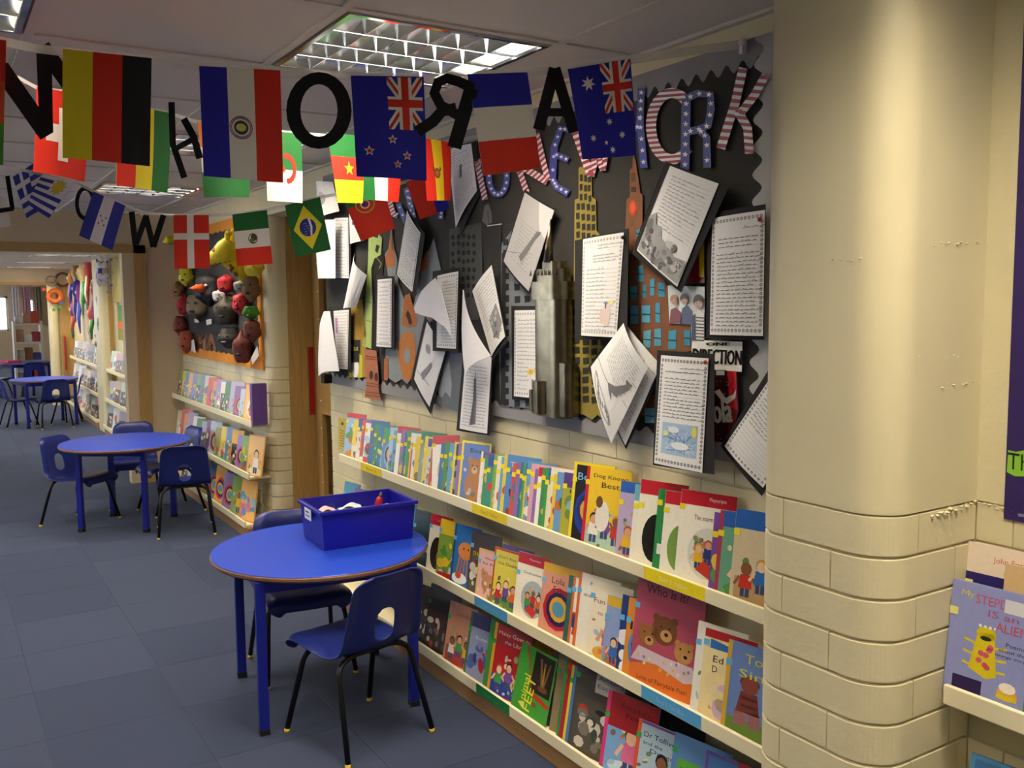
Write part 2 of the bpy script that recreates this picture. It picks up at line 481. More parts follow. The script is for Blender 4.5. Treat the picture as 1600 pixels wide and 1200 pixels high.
# door recess: door in a wooden lining set back behind the wall face
DX = 2.15
sbox('wall_right', (WX, DY0, 2.1), (WX+.3, DY1+.08, ZC+.05), 'wall_paint')
dl = MB(); ya_, yb2, x0_, x1_ = DY0-.03, DY1-.035, DX, DX+.044
for lo, hi in (((ya_, .005), (5.44, 2.04)), ((5.76, .005), (yb2, 2.04)), ((5.44, .005), (5.76, .28)), ((5.44, .82), (5.76, 1.17)), ((5.44, 1.93), (5.76, 2.04))): dl.box((x0_, *lo), (x1_, *hi))
d1 = struct(dl.build('door_1', 'wood'))
g = MB()                                      # the unlit room behind the door
g.box((3.2, 4.4, -.05), (3.3, 6.4, 2.4)); g.box((2.16, 4.4, -.05), (3.3, 4.5, 2.4)); g.box((2.2, 6.3, -.05), (3.3, 6.4, 2.4)); g.box((2.16, 4.4, 2.3), (3.3, 6.4, 2.4)); g.box((2.16, 4.4, -.06), (3.3, 6.4, -.01)); g.box((2.195, DY1-.01, -.05), (2.25, 6.4, 2.4)); g.box((2.195, DY0-.3, 2.06), (2.25, 6.4, 2.4))
struct(g.build('wall_store', 'beige_paint'))
dgm = bpy.data.materials.new('door_glass'); dgm.use_nodes = True; M['door_glass'] = dgm
_b = dgm.node_tree.nodes['Principled BSDF']; _b.inputs['Transmission Weight'].default_value = 1; _b.inputs['Roughness'].default_value = .04; _b.inputs['IOR'].default_value = 1.45
for (a, b, z0, z1) in ((5.44, 5.76, 1.17, 1.93), (5.44, 5.76, .28, .82)):
    MB().box((DX+.018, a-.001, z0-.001), (DX+.024, b+.001, z1+.001)).build('glass_pane', 'door_glass', d1)
    f = MB(); w = .03
    f.box((DX-.012, a-w, z0-w), (DX+.002, a, z1+w)); f.box((DX-.012, b, z0-w), (DX+.002, b+w, z1+w))
    f.box((DX-.012, a, z0-w), (DX+.002, b, z0)); f.box((DX-.012, a, z1), (DX+.002, b, z1+w))
    f.build('glazing_bead', 'wood', d1)
    h = MB()
    for q in range(4): h.box((DX-.016, b+.010, z0+.08+q*.18), (DX-.008, b+.018, z0+.09+q*.18))
    h.build('screw_cap', 'white_metal', d1)
fr_ = MB()
fr_.box((2.01, DY1-.035, 0), (2.06, DY1+.0, 2.1)); fr_.box((2.06, DY1-.05, 0), (2.10, DY1, 2.1)); fr_.box((2.10, DY1-.035, 0), (2.2, DY1, 2.1))
fr_.box((1.99, DY1-.02, 0), (2.012, DY1+.0, 2.1))
fr_.box((2.01, DY0-.05, 2.04), (2.2, DY1, 2.1))
fr_.box((2.01, DY0-.06, 0), (2.2, DY0-.03, 2.1))
tf = struct(fr_.build('trim_1', 'wood'))
MB().box((2.112, DY1-.041, .80), (2.146, DY1-.033, 1.25)).build('guard_strip', 'red_plastic', tf)
sbox('floor', (WX-.02, DY0-.05, -.05), (2.4, DY1+.05, -.002), 'carpet_b')

# cross wall with the wide opening to the next room
OY = 8.4
g = MB(); g.box((1.58, OY, 0), (WX+.3, OY+.12, ZC+.02)); g.box((LX, OY, 2.035), (1.58, OY+.12, ZC+.02))
struct(g.build('wall_cross', 'beige_paint'))
jb = struct(MB().box((1.49, OY-.02, 0), (1.585, OY+.14, 2.035)).build('trim_2', 'wood'))
MB().box((1.40, OY+.012, 0), (1.492, OY+.13, 2.035)).build('lining', 'beige_paint', jb)
hd = sbox('trim_3', (LX, OY-.02, 1.968), (1.585, OY+.14, 2.036), 'wood_level')

# next room
g = MB(); g.box((WX, OY+.12, 0), (WX+.3, 15.6, ZC+.02)); struct(g.build('wall_right', 'wall_paint'))
path = nose(1.70+.06, 12.35-.06, .06, math.pi/2, math.pi, 6)+nose(1.70+.06, 11.85+.06, .06, math.pi, 1.5*math.pi, 6)
g = MB(); prism_z(g, [(WX+.01, 12.35)]+path+[(WX+.01, 11.85)], 0, ZC+.02)
p2_ = struct(g.build('pillar', 'wall_paint', fixn=True))
MB().box((1.80, 11.838, 0), (1.845, 11.852, 2.2)).build('cover_strip', 'wood', p2_)
EY = 15.6
g = MB(); g.box((1.66, EY, 0), (3.2, EY+.12, ZC+.02)); g.box((LX, EY, 1.86), (1.66, EY+.12, ZC+.02))
struct(g.build('wall_end_room', 'beige_paint'))
sbox('trim_4', (LX, EY-.02, 1.82), (1.66, EY+.14, 1.862), 'wood_level')
pt = MB(); prism_z(pt, nose(1.595, EY+.02, .075, 0, 2*math.pi, 14)[:-1], 0, 1.83); struct(pt.build('trim_5', 'wall_paint', fixn=True))
d2 = struct(MB().box((1.685, EY-.055, .01), (2.4, EY-.012, 1.80)).build('door_2', 'wood'))
hnd = MB().tube([(1.72, EY-.055, .55), (1.72, EY-.1, .57), (1.72, EY-.1, 1.03), (1.72, EY-.055, 1.05)], .014, 8).build('door_handle', 'red_plastic', d2)

# last room with windows
g = MB(); g.box((2.7, EY+.12, 0), (3.2, 26, ZC+.02)); struct(g.build('wall_right', 'beige_paint'))
WINS = [(-2.6, 1.66, .86, 1.72), (1.98, 2.25, 1.05, 1.66)]
g = MB(); yb = 26.
g.box((LX, yb, 0), (3.2, yb+.15, .86)); g.box((LX, yb, 1.72), (3.2, yb+.15, ZC+.02)); g.box((LX, yb, .86), (-2.6, yb+.15, 1.72))
g.box((1.66, yb, .86), (1.98, yb+.15, 1.72)); g.box((2.25, yb, .86), (3.2, yb+.15, 1.72)); g.box((1.98, yb, .86), (2.25, yb+.15, 1.05)); g.box((1.98, yb, 1.66), (2.25, yb+.15, 1.72))
struct(g.build('wall_far', 'beige_paint'))
def win_glass(name='glass'):
    m = bpy.data.materials.new(name); m.use_nodes = True; M[name] = m
    b = m.node_tree.nodes['Principled BSDF']; b.inputs['Transmission Weight'].default_value = 1; b.inputs['Roughness'].default_value = 0; b.inputs['IOR'].default_value = 1.01
win_glass()
def window(n, lo, hi, axis, mull=3):
    """frame in the plane of an opening; axis 0: opening in x, 1: opening in y"""
    g = MB(); f = .05
    (a0, a1), (z0, z1), c = (lo[0], hi[0]), (lo[1], hi[1]), lo[2]
    def bx(p, q, zz0, zz1):
        if axis == 0: g.box((p, c+.04, zz0), (q, c+.09, zz1))
        else: g.box((c-.09, p, zz0), (c-.04, q, zz1))
    bx(a0, a0+f, z0, z1); bx(a1-f, a1, z0, z1); bx(a0, a1, z0, z0+f); bx(a0, a1, z1-f, z1)
    for k in range(1, mull): x = a0+(a1-a0)*k/mull; bx(x-f/2, x+f/2, z0, z1)
    o = struct(g.build('window_%d' % n, 'white_metal'))
    for k in range(mull):
        p, q = a0+(a1-a0)*k/mull+f/2, a0+(a1-a0)*(k+1)/mull-f/2
        h = MB()
        if axis == 0: h.box((p, c+.062, z0+f/2), (q, c+.066, z1-f/2))
        else: h.box((c-.066, p, z0+f/2), (c-.062, q, z1-f/2))
        h.build('pane', 'glass', o)
    return o
window(1, (-2.6, .86, yb), (1.66, 1.72, yb), 0, 5)
window(2, (1.98, 1.05, yb), (2.25, 1.66, yb), 0, 1)
# outer wall on the left, with windows that let the daylight in
wl = [(0, 0), (5.6, 8.0), (9.0, 11.6), (12.4, 15.2), (16.6, 19.6), (21, 25)]
g = MB(); g.box((LX-.15, -2.6, 0), (LX, 27, .85)); g.box((LX-.15, -2.6, 2.1), (LX, 27, ZC+.02))
ys = [-2.6]+[v for w in wl for v in w]+[27]
wl2 = wl[1:]
ys = [-2.6]+[v for w in wl2 for v in w]+[27]
for k in range(0, len(ys), 2): g.box((LX-.15, ys[k], .85), (LX, ys[k+1], 2.1))
struct(g.build('wall_left', 'beige_paint'))
for k, w in enumerate(wl2): window(3+k, (w[0], .85, LX), (w[1], 2.1, LX), 1, 3)
g = MB(); by = -2.6
g.box((LX, by-.15, 0), (WX+.3, by, ZC+.02))
struct(g.build('wall_back', 'wall_paint'))
# portals help the renderer find the daylight
def portal(loc, rot, sx, sy, name='window_portal'):
    l = bpy.data.lights.new(name, 'AREA'); l.shape = 'RECTANGLE'; l.size = sx; l.size_y = sy; l.cycles.is_portal = True
    o = link(name, l); o.location = loc; o.rotation_euler = rot
for k, w in enumerate(wl2): portal((LX-.02, (w[0]+w[1])/2, 1.475), (0, rad(-90), 0), 1.25, w[1]-w[0], 'window_left_%d_offscreen' % (k+1))
portal((-.47, yb-.02, 1.29), (rad(-90), 0, 0), 4.26, .86)

# ------------------------------------------------------------------ louvred ceiling light fittings
FS = .61
def fitting_meshes():
    h = FS/2; A = {}
    g = MB(); d = .105
    g.box((-h, -h, d-.004), (h, h, d)); g.box((-h, -h, .0), (-h+.004, h, d)); g.box((h-.004, -h, 0), (h, h, d)); g.box((-h, -h, 0), (h, -h+.004, d)); g.box((-h, h-.004, 0), (h, h, d))
    A['housing'] = (g.mesh('housing', 'white_metal'), )
    g = MB(); f = .016
    for lo, hi in (((-h, -h), (h, -h+f)), ((-h, h-f), (h, h)), ((-h, -h+f), (-h+f, h-f)), ((h-f, -h+f), (h, h-f))): g.box((*lo, -.004), (*hi, .006))
    A['frame'] = (g.mesh('frame', 'mirror'), )
    q = h-f; rows, cols = 4, 6; lh = .052
    # curved reflector between two rows: a V with parabolic flanks
    def blade(y, half=False):
        g = MB(); n = 6
        for s_ in (-1, 1):
            def fn(u, v, s_=s_): return Vector((-q+2*q*u, y+s_*(.0015+.0075*v+.0035*v*v), -.001+lh*v))
            g.grid(fn, 1, n)
        return g.mesh('reflector', 'mirror', smooth=True)
    A['reflector'] = [blade(-q+2*q*k/rows) for k in range(rows+1)]
    def cross(x):
        g = MB()
        for k in range(rows):
            y0, y1 = -q+2*q*k/rows+.006, -q+2*q*(k+1)/rows-.006
            for s_ in (-1, 1):
                g.face([(x+s_*.0012, y0, -.001), (x+s_*.0012, y1, -.001), (x+s_*.010, y1-.02, .046), (x+s_*.010, y0+.02, .046)])
            g.face([(x-.0012, y0, -.001), (x-.0012, y1, -.001), (x+.0012, y1, -.001), (x+.0012, y0, -.001)])
        return g.mesh('cross_blade', 'mirror')
    A['cross_blade'] = [cross(-q+2*q*k/cols) for k in range(1, cols)]
    g = MB()
    for k in range(rows):
        y = -q+2*q*(k+.5)/rows
        g.tube([(-q+.02, y, .078), (q-.02, y, .078)], .008, 8)
    A['tube_lamp'] = (g.mesh('tube_lamp', 'tube'), )
    return A
tm = bpy.data.materials.new('tube'); tm.use_nodes = True; M['tube'] = tm
tm.node_tree.nodes['Principled BSDF'].inputs['Emission Color'].default_value = (*LAMP_C, 1)
tm.node_tree.nodes['Principled BSDF'].inputs['Emission Strength'].default_value = 3.0
FA = fitting_meshes()
LAMPS = []
def make_fitting(x, y, label, power):
    r = empty('ceiling_light', (x, y, ZC)); tag(r, label, 'ceiling light', 'louvred ceiling lights')
    for n, ms in FA.items():
        for me in ms: link(n, me, r)
    l = bpy.data.lights.new('lamp_light', 'AREA'); l.shape = 'SQUARE'; l.size = .54; l.energy = power; l.color = LAMP_C
    l.spread = rad(150)
    seen = False
    for a in (-.3, .3):
        for b in (-.3, .3):
            d = Vector((x+a, y+b, ZC))-CAM; z = d.dot(_F)
            if z > 0 and 0 < 800+FPX*d.dot(CR)/z < 1600 and 0 < 600-FPX*d.dot(CU)/z < 1200: seen = True
    o = link('lamp_light' if seen else 'lamp_light_%d_offscreen' % len(LAMPS), l, r); o.location = (0, 0, .062); LAMPS.append(o)
    return r
for k, (x, y) in enumerate(FIT):
    lab = 'square mirrored louvre ceiling light set flush in the tiles'
    if abs(x-1.245) < .01:
        if abs(y-2.565) < .01: lab = 'square mirrored louvre light above the near row of flags'
        elif abs(y-4.515) < .01: lab = 'square mirrored louvre light above the middle row of flags, by the door'
        elif abs(y-6.465) < .01: lab = 'square mirrored louvre light above the table with four chairs'
    elif abs(y-2.565) < .01 and x > -.2: lab = 'square mirrored louvre light over the open floor beside the flags'
    make_fitting(x, y, lab, LAMP_W)
for x, y in FIT2:
    o = make_fitting(x, y, 'mirrored louvre ceiling light in the room beyond the opening', LAMP_W)
    o['group'] = 'louvred lights in the far room'; o.location.z = ZC2
# ------------------------------------------------------------------ school chairs
def catmull(P, t):
    n = len(P)-1; k = min(int(t*n), n-1); f = t*n-k
    p0, p1, p2, p3 = P[max(k-1, 0)], P[k], P[k+1], P[min(k+2, n)]
    return tuple(.5*((2*b)+(-a+c)*f+(2*a-5*b+4*c-d)*f*f+(-a+3*b-3*c+d)*f**3) for a, b, c, d in zip(p0, p1, p2, p3))
PROF = [(.204, .318), (.197, .350), (.160, .369), (.07, .366), (-.03, .356), (-.10, .357), (-.148, .372), (-.172, .408), (-.182, .46), (-.196, .53), (-.209, .60), (-.219, .655)]
def chair_shell():
    NV, NU = 46, 26
    dense = [catmull(PROF, k/400) for k in range(401)]
    acc = [0.]
    for a, b in zip(dense, dense[1:]): acc.append(acc[-1]+math.hypot(b[0]-a[0], b[1]-a[1]))
    L = acc[-1]
    def at(a):
        a = max(0, min(L, a)); k = max(0, min(399, next((i for i in range(400) if acc[i+1] >= a), 399)))
        f = (a-acc[k])/max(1e-9, acc[k+1]-acc[k]); p, q = dense[k], dense[k+1]
        return p[0]+(q[0]-p[0])*f, p[1]+(q[1]-p[1])*f
    def hw(a):
        w = .182 if a < .36 else .182-.030*((a-.36)/(L-.36))
        e = L-a; rc = .06
        if e < rc: w = w-rc+math.sqrt(max(0, rc*rc-(rc-e)**2))
        rc = .05
        if a < rc: w = w-rc+math.sqrt(max(0, rc*rc-(rc-a)**2))
        return w
    ah = next(acc[i] for i in range(401) if dense[i][0] < -.1 and dense[i][1] > .458)
    ha, hb = .043, .062
    def inside(x, a): return (abs(x)/ha)**2.6+(abs(a-ah)/hb)**2.6
    def pt(x, a):
        y, z = at(a); w = max(hw(a), 1e-3); s = x/.188
        seat = max(0, min(1, (.36-a)/.10)); back = 1-seat
        e = max(0, min(1, (abs(x)/w-.80)/.20)); e = e*e*(3-2*e)
        z += seat*(.012*abs(s)**3-.022*e); y += back*(.03*s*s-.020*e)
        t = max(0, min(1, (a-(L-.05))/.05)); y -= .016*t*t
        return Vector((x, y, z))
    xy = []; V = []
    for b in range(NV+1):
        a = L*b/NV
        for c in range(NU+1): xy.append([(-1+2*c/NU)*hw(a), a])
    faces = []; removed = set()
    for b in range(NV):
        for c in range(NU):
            q = (b*(NU+1)+c, b*(NU+1)+c+1, (b+1)*(NU+1)+c+1, (b+1)*(NU+1)+c)
            cx = sum(xy[i][0] for i in q)/4; ca = sum(xy[i][1] for i in q)/4
            if inside(cx, ca) < 1: removed.update(q)
            else: faces.append(q)
    used = {i for f in faces for i in f}
    for i in removed & used:
        x, a = xy[i]; d = inside(x, a)**(1/2.6)
        if d > 1e-6: xy[i] = [x/d, ah+(a-ah)/d]
    g = MB(); idx = {}
    for f in faces:
        for i in f:
            if i not in idx: idx[i] = len(g.v); g.v.append(tuple(pt(*xy[i])))
        g.f.append(tuple(idx[i] for i in f)); g.c.append((1, 1, 1))
    return g.mesh('seat_shell', 'blue_shell', smooth=True)
_shell = chair_shell()
def bend(P, n=5):
    """round the inner corners of a polyline"""
    out = [Vector(P[0])]
    for i in range(1, len(P)-1):
        a, b, c = Vector(P[i-1]), Vector(P[i]), Vector(P[i+1]); r = min((a-b).length, (c-b).length, .10)*.5
        p, q = b+(a-b).normalized()*r, b+(c-b).normalized()*r
        for k in range(n+1):
            t = k/n; out.append(p*(1-t)**2+b*2*t*(1-t)+q*t*t)
    out.append(Vector(P[-1])); return out
def leg_mesh(sx, fr):
    yf, yt = (.185, .085) if fr else (-.205, -.105)
    P = [(sx*.188, yf, .014), (sx*.158, yt+(.012 if fr else -.012), .318), (sx*.10, yt, .346), (0, yt, .346)]
    return MB().tube(bend(P), .0105, 8).mesh('leg', 'black_steel', smooth=True)
def foot_mesh(sx, fr):
    yf = .185 if fr else -.205
    return MB().tube([(sx*.1895, yf+(.002 if fr else -.002), .0), (sx*.1888, yf, .006), (sx*.188, yf-(.001 if fr else -.001), .015)], [.0115, .0115, .0108], 8).mesh('foot_cap', 'yellow_foot', smooth=True)
def rail_mesh(sx): return MB().tube(bend([(sx*.105, .10, .350), (sx*.105, -.12, .346)]), .008, 6).mesh('seat_rail', 'black_steel')
LEGS = [(leg_mesh(a, b), foot_mesh(a, b)) for a in (-1, 1) for b in (True, False)]
RAILS = [rail_mesh(a) for a in (-1, 1)]
def chair(x, y, rz, label, group=None, s=.94):
    r = empty('school_chair', (x, y, 0), rz); r.scale = (s, s, s); tag(r, label, 'chair', group)
    sh = link('seat_shell', _shell, r)
    md = sh.modifiers.new('solid', 'SOLIDIFY'); md.thickness = .009; md.offset = 0
    md = sh.modifiers.new('sub', 'SUBSURF'); md.levels = 1; md.render_levels = 1
    for lm, fm in LEGS:
        l = link('leg', lm, r); link('foot_cap', fm, l)
    for me in RAILS: link('seat_rail', me, r)
    return r
# ------------------------------------------------------------------ round tables
def table(x, y, rz, rad_, hgt, label, legr=.40, group=None):
    r = empty('round_table', (x, y, 0), rz); tag(r, label, 'table', group)
    t = .024
    def disk(R, z0, z1, bv):
        return [(0, z0), (R-bv, z0), (R, z0+bv), (R, z1-bv), (R-bv, z1), (0, z1)]
    MB().lathe(disk(rad_-.003, hgt-.003, hgt, .001), n=72).build('table_top', 'blue_laminate', r)
    MB().lathe([(0, hgt-t), (rad_-.009, hgt-t), (rad_, hgt-t+.008), (rad_, hgt-.007), (rad_-.0035, hgt-.0028), (0, hgt-.0029)], n=72).build('edge_band', 'edge_brown', r)
    fr = MB(); q = legr/math.sqrt(2)
    for (ax, ay, bx, by) in ((-q, -q, q, -q), (-q, q, q, q)): fr.box((ax, ay-.012, hgt-t-.045), (bx, by+.012, hgt-t))
    for (ax, ay, bx, by) in ((-q, -q, -q, q), (q, -q, q, q)): fr.box((ax-.012, ay, hgt-t-.045), (bx+.012, by, hgt-t))
    fr.build('under_frame', 'blue_steel', r)
    for sx in (-1, 1):
        for sy in (-1, 1):
            w = .0175
            l = bevel(MB().box((sx*q-w, sy*q-w, .02), (sx*q+w, sy*q+w, hgt-t)).build('leg', 'blue_steel', r), .003)
            bevel(MB().box((sx*q-w-.001, sy*q-w-.001, 0), (sx*q+w+.001, sy*q+w+.001, .022)).build('foot_ferrule', 'black_rubber', l), .002)
    return r
table(1.262, 3.455, rad(-8), .42, .59, 'round blue table with brown edge and a blue tray standing on it')
table(1.115, 6.88, rad(-35), .43, .59, 'round blue table with four chairs drawn up, beside the mask board', legr=.32)
table(1.20, 13.2, rad(10), .40, .59, 'round blue table standing in the room beyond the opening')
table(1.25, 17.1, rad(20), .42, .59, 'blue table beyond the second opening, with a pink folder on it')
chair(1.235, 3.05, rad(13), 'blue plastic chair with oval back hole, turned to the table with the tray', s=.97)
chair(1.27, 3.74, rad(174), 'blue plastic chair mostly hidden under the table with the tray', s=.97)
chair(.84, 7.12, rad(-138), 'blue plastic chair on the open-floor side of the table by the mask board')
chair(1.275, 7.53, rad(170), 'blue plastic chair behind the table by the mask board, facing the door side')
chair(1.405, 6.45, rad(-11), 'blue plastic chair with its back to the door, at the table by the mask board')
chair(1.45, 7.15, rad(100), 'blue plastic chair between the four-chair table and the mask board shelves')
chair(.90, 13.2, rad(-80), 'blue chair on the open-floor side of the table beyond the opening')
chair(1.26, 12.85, rad(5), 'blue chair with its back to the opening at the table beyond it')
chair(1.44, 13.25, rad(82), 'blue chair between the far table and the far book shelves')
chair(.85, 17.0, rad(-60), 'blue chair on the open-floor side of the table with the pink folder')
chair(1.37, 16.68, rad(0), 'blue chair with its back to the second opening, at the pink folder table')
o = MB().box((-.11, -.15, 0), (.11, .15, .03)).build('folder', 'print_card'); o.location = (1.08, 17.2, .591); o.rotation_euler = (0, 0, .4)
pm = mat('pink_card', '#e8407a', .6); o.data.materials[0] = pm
tag(bevel(o, .004), 'bright pink folder lying on the blue table beyond the second opening', 'folder')

# ------------------------------------------------------------------ blue storage tray with things in it
tr = empty('storage_tray', (1.437, 3.495, .5905), rad(-2)); tr.scale = (1.05, 1.08, 1.05); tag(tr, 'deep blue plastic storage tray with a white name label, on the round table', 'tray')
g = MB(); a, b, H, ta = .187, .128, .15, .010
def ringpt(x, y, z): return (x, y, z)
def rect(ax, by, z): return [(-ax, -by, z), (ax, -by, z), (ax, by, z), (-ax, by, z)]
lv = [rect(a-ta, b-ta, 0), rect(a, b, H), rect(a-.004, b-.004, H), rect(a-ta-.004, b-ta-.004, .004)]
g.face(lv[0][::-1])
for p, q in zip(lv, lv[1:]):
    for i in range(4):
        j = (i+1) % 4; g.face([p[i], p[j], q[j], q[i]])
g.face(lv[3])
bevel(g.build('tray_body', 'blue_tray', tr, fixn=True), .006, 3)
g = MB()
o1, o2 = rect(a+.009, b+.009, H), rect(a-.003, b-.003, H); o0 = rect(a+.009, b+.009, H-.014); oi = rect(a+.006, b+.006, H-.014)
for p, q in ((oi, o0), (o0, o1), (o1, o2)):
    for i in range(4):
        j = (i+1) % 4; g.face([p[i], p[j], q[j], q[i]])
bevel(g.build('rim', 'blue_tray', tr, fixn=True), .003, 2)
def Slab(u, v, w): return Vector((-a-.0115-w, -v*0+(.055-u), v))     # label on the end that faces the aisle
lab = print_obj('name_label', [(0, .096), (.075, .096), (.075, .138), (0, .138)], '#f4f4f0', [R_(.012, .122, .05, .128, '#55585c'), R_(.012, .108, .06, .113, '#777a80')], lambda u, v, w: Vector((-a-.0105-w, .01-u+.03, v)), 'print_paper', tr, .001)
for i, (x, y, rx, ry, rz, c1) in enumerate(((-.118, .052, .045, .036, .15, '#d8b8b0'), (-.012, .056, .050, .034, -.1, '#c9d6dc'), (-.118, -.052, .045, .036, -.15, '#d09a8a'), (-.008, -.050, .052, .036, .1, '#b5524c'), (.105, -.045, .045, .038, -.1, '#cfc6b0'))):
    g = MB(); R = Matrix.Rotation(rz, 3, 'Z')
    n = 10
    def fn(u, v, rx=rx, ry=ry): return R @ Vector(((u-.5)*2*rx, (v-.5)*2*ry, .012*math.sin(u*3.1)+.01*math.sin(v*4+u*5)))
    g.grid(fn, n, 6, c1); g.grid(lambda u, v: fn(u, v)-Vector((0, 0, .012)), n, 6, c1)
    o = g.build('cloth_pouch', 'paint_matte', smooth=True, fixn=True); o.location = (1.437+x, 3.495+y, .70)
    tag(o, ['crumpled pale pink cloth', 'crumpled pale grey cloth', 'folded salmon cloth', 'dull red cloth', 'cream cloth'][i]+' piece lying inside the blue tray', 'cloth', 'things in the tray')
g = MB().box((-.16, -.1, .006), (.16, .1, .09), '#dcd8d0').build('paper_stack', 'print_paper'); g.location = (1.437, 3.495, .59); g.rotation_euler = (0, 0, rad(-2))
tag(g, 'stack of paper filling the lower part of the blue tray', 'paper')
bt = empty('glue_bottle', (1.545, 3.545, .681)); bt.rotation_euler = (rad(8), rad(12), 0)
MB().lathe([(0, 0), (.016, 0), (.017, .03), (.014, .052), (.006, .06), (0, .06)], n=16).build('bottle_body', 'red_plastic', bt, smooth=True)
MB().lathe([(.006, .058), (.0075, .060), (.005, .078), (0, .08)], n=12).build('nozzle', 'edge_brown', bt, smooth=True)
tag(bt, 'small red glue bottle standing up inside the blue tray', 'bottle')

# ------------------------------------------------------------------ display shelves: board with a raised lip
SH = [(1.74, .775), (1.71, .43), (1.675, .115)]      # lip face x and lip top z
def shelf(lx, z, y0, y1, label, wallx=WX):
    r = empty('display_shelf', (wallx, (y0+y1)/2, z-.04)); tag(r, label, 'shelf', None)
    h = (y1-y0)/2
    bevel(MB().box((lx+.012-wallx, -h, .0), (0, h, .016)).build('shelf_board', 'shelf_paint', r), .001)
    bevel(MB().box((lx-wallx, -h, -.002), (lx-wallx+.012, h, .04)).build('lip', 'shelf_paint', r), .0025)
    return r
names = ['top', 'middle', 'bottom']
for k, (lx, z) in enumerate(SH):
    shelf(lx, z, 1.47, 4.46, 'long cream %s book shelf under the black display board' % names[k])
    shelf(lx, z, 6.0, 8.33, 'cream %s book shelf under the orange-edged mask board' % names[k])
    shelf(lx, z, 8.6, 11.84, 'cream %s shelf between the wide opening and the far pillar' % names[k])
    shelf(lx, z, 12.36, 15.2, 'cream %s shelf beyond the far pillar' % names[k])
shelf(1.74, .755, -.6, 1.105, 'cream shelf with the alien book, on the other side of the pillar')
shelf(1.71, .41, -.6, 1.105, 'lower cream shelf on the other side of the pillar, under the alien book')
for (y0, y1, w) in ((1.47, DY0-.0, 'the long shelves'), (5.98, 8.38, 'the shelves of the mask board'), (8.6, 11.84, 'the shelves by the opening'), (12.36, 15.3, 'the farthest shelves')):
    o = bevel(MB().box((1.69, y0, 0), (WX, y1, .073)).build('baseboard_right', 'wood_plinth'), .002); struct(o)
def shelf_label(px0, px1, k, col, txt, tcol, lab):
    lx, z = SH[k]
    y0, y1 = onx(px0, 900, lx).y, onx(px1, 900, lx).y
    def S(u, v, w): return Vector((lx-.0005-w, y0-u, z-.04+v))
    W = y0-y1
    pol = text_(txt, W*.27, .012, W*.46, .014, tcol, 1) if txt else []
    o = print_obj('shelf_label', [(0, .001), (W, .001), (W, .0385), (0, .0385)], col, pol, S, 'print_gloss', None, .0008)
    tag(o, lab, 'label')
# ------------------------------------------------------------------ the black display board, its border, cut-outs, letters and writing
BX = WX-.012                                   # face of the board
BZ0, BZ1, BY0, BY1 = 1.105, 2.225, 1.47, 4.862
o = MB().box((BX, BY0, BZ0), (WX-.001, BY1, BZ1)).build('display_board', 'print_card'); 
bk = mat('black_sugar_paper', '#33322f', .9, noise=.08, nscale=3, bump=.05); o.data.materials[0] = bk
tag(o, 'large black-papered display board above the long book shelves', 'board')
board = o
gm = mat('grey_border_paper', '#8f8e90', .8, noise=.05, nscale=8)
def WS(X):                                    # px -> the plane x=X on the wall
    return lambda u, v, w: onx(u, v, X-w)
def yz(X): return lambda u, v, w: Vector((X-w, u, v))
# scalloped border: top, right, bottom
def scallop_strip(name, y0, y1, z_flat, z_wave, amp, per):
    pts = [(y0, z_flat)]; n = max(2, int(abs(y1-y0)/per*6))
    for k in range(n+1):
        y = y0+(y1-y0)*k/n; pts.append((y, z_wave+amp*math.cos(2*math.pi*y/per)))
    pts.append((y1, z_flat))
    mb = MB(); S = yz(BX-.0018)
    mb.prism([(p[0], p[1]) for p in pts], S, -.0016, 0)
    o = mb.build(name, 'print_card', board); o.data.materials[0] = gm
scallop_strip('border_top', 1.47, 4.862, BZ1, 2.163, .014, .058)
scallop_strip('border_bottom', 1.47, 4.862, BZ0, 1.155, .010, .075)
pts = [(1.47, BZ0)]+[(1.738+.017*math.cos(2*math.pi*k/8), BZ0+(BZ1-BZ0)*k/128) for k in range(129)]+[(1.47, BZ1)]
mb = MB(); mb.prism(pts, yz(BX-.0036), -.0016, 0)
o = mb.build('border_side', 'print_card', board); o.data.materials[0] = mat('pale_border_paper', '#b9bab8', .8)

def cut(name, outline, base, polys, label, cat, X=None, th=.002, m='print_card', group=None, step=.0012):
    o = print_obj(name, outline, base, polys, WS(X or BX-.006), m, None, th, flip=True, step=step)
    return tag(o, label, cat, group)
rg = random.Random(11)
# gold tower with black windows
OUT = [(904, 262), (918, 258), (924, 268), (925, 308), (931, 312), (932, 360), (940, 370), (941, 480), (944, 520), (950, 580), (951, 650), (944, 658), (934, 648), (925, 656), (912, 648), (890, 642), (893, 560), (896, 480), (898, 312), (904, 310)]
win = []
for r_ in range(26):
    y = 272+r_*15; k = 3 if y < 310 else 4
    xl, xr = (905, 924) if y < 310 else ((899, 931) if y < 372 else (898, 941 if y < 520 else 949))
    if y > 470: xl -= 4
    for c_ in range(k):
        w = (xr-xl)/k; x = xl+w*c_+w*.16+rg.uniform(-.6, .6); yy = y+rg.uniform(-1, 1)+c_*1.0
        q = [(x, yy+1), (x+w*.72, yy), (x+w*.74, yy+10), (x+w*.06, yy+11)]
        if yy+10 < 640: win.append((q, '#2b2a22', 1))
cut('gold_tower_cutout', OUT, '#938338', win, 'gold painted paper skyscraper with black window dabs on the display board', 'paper cutout')
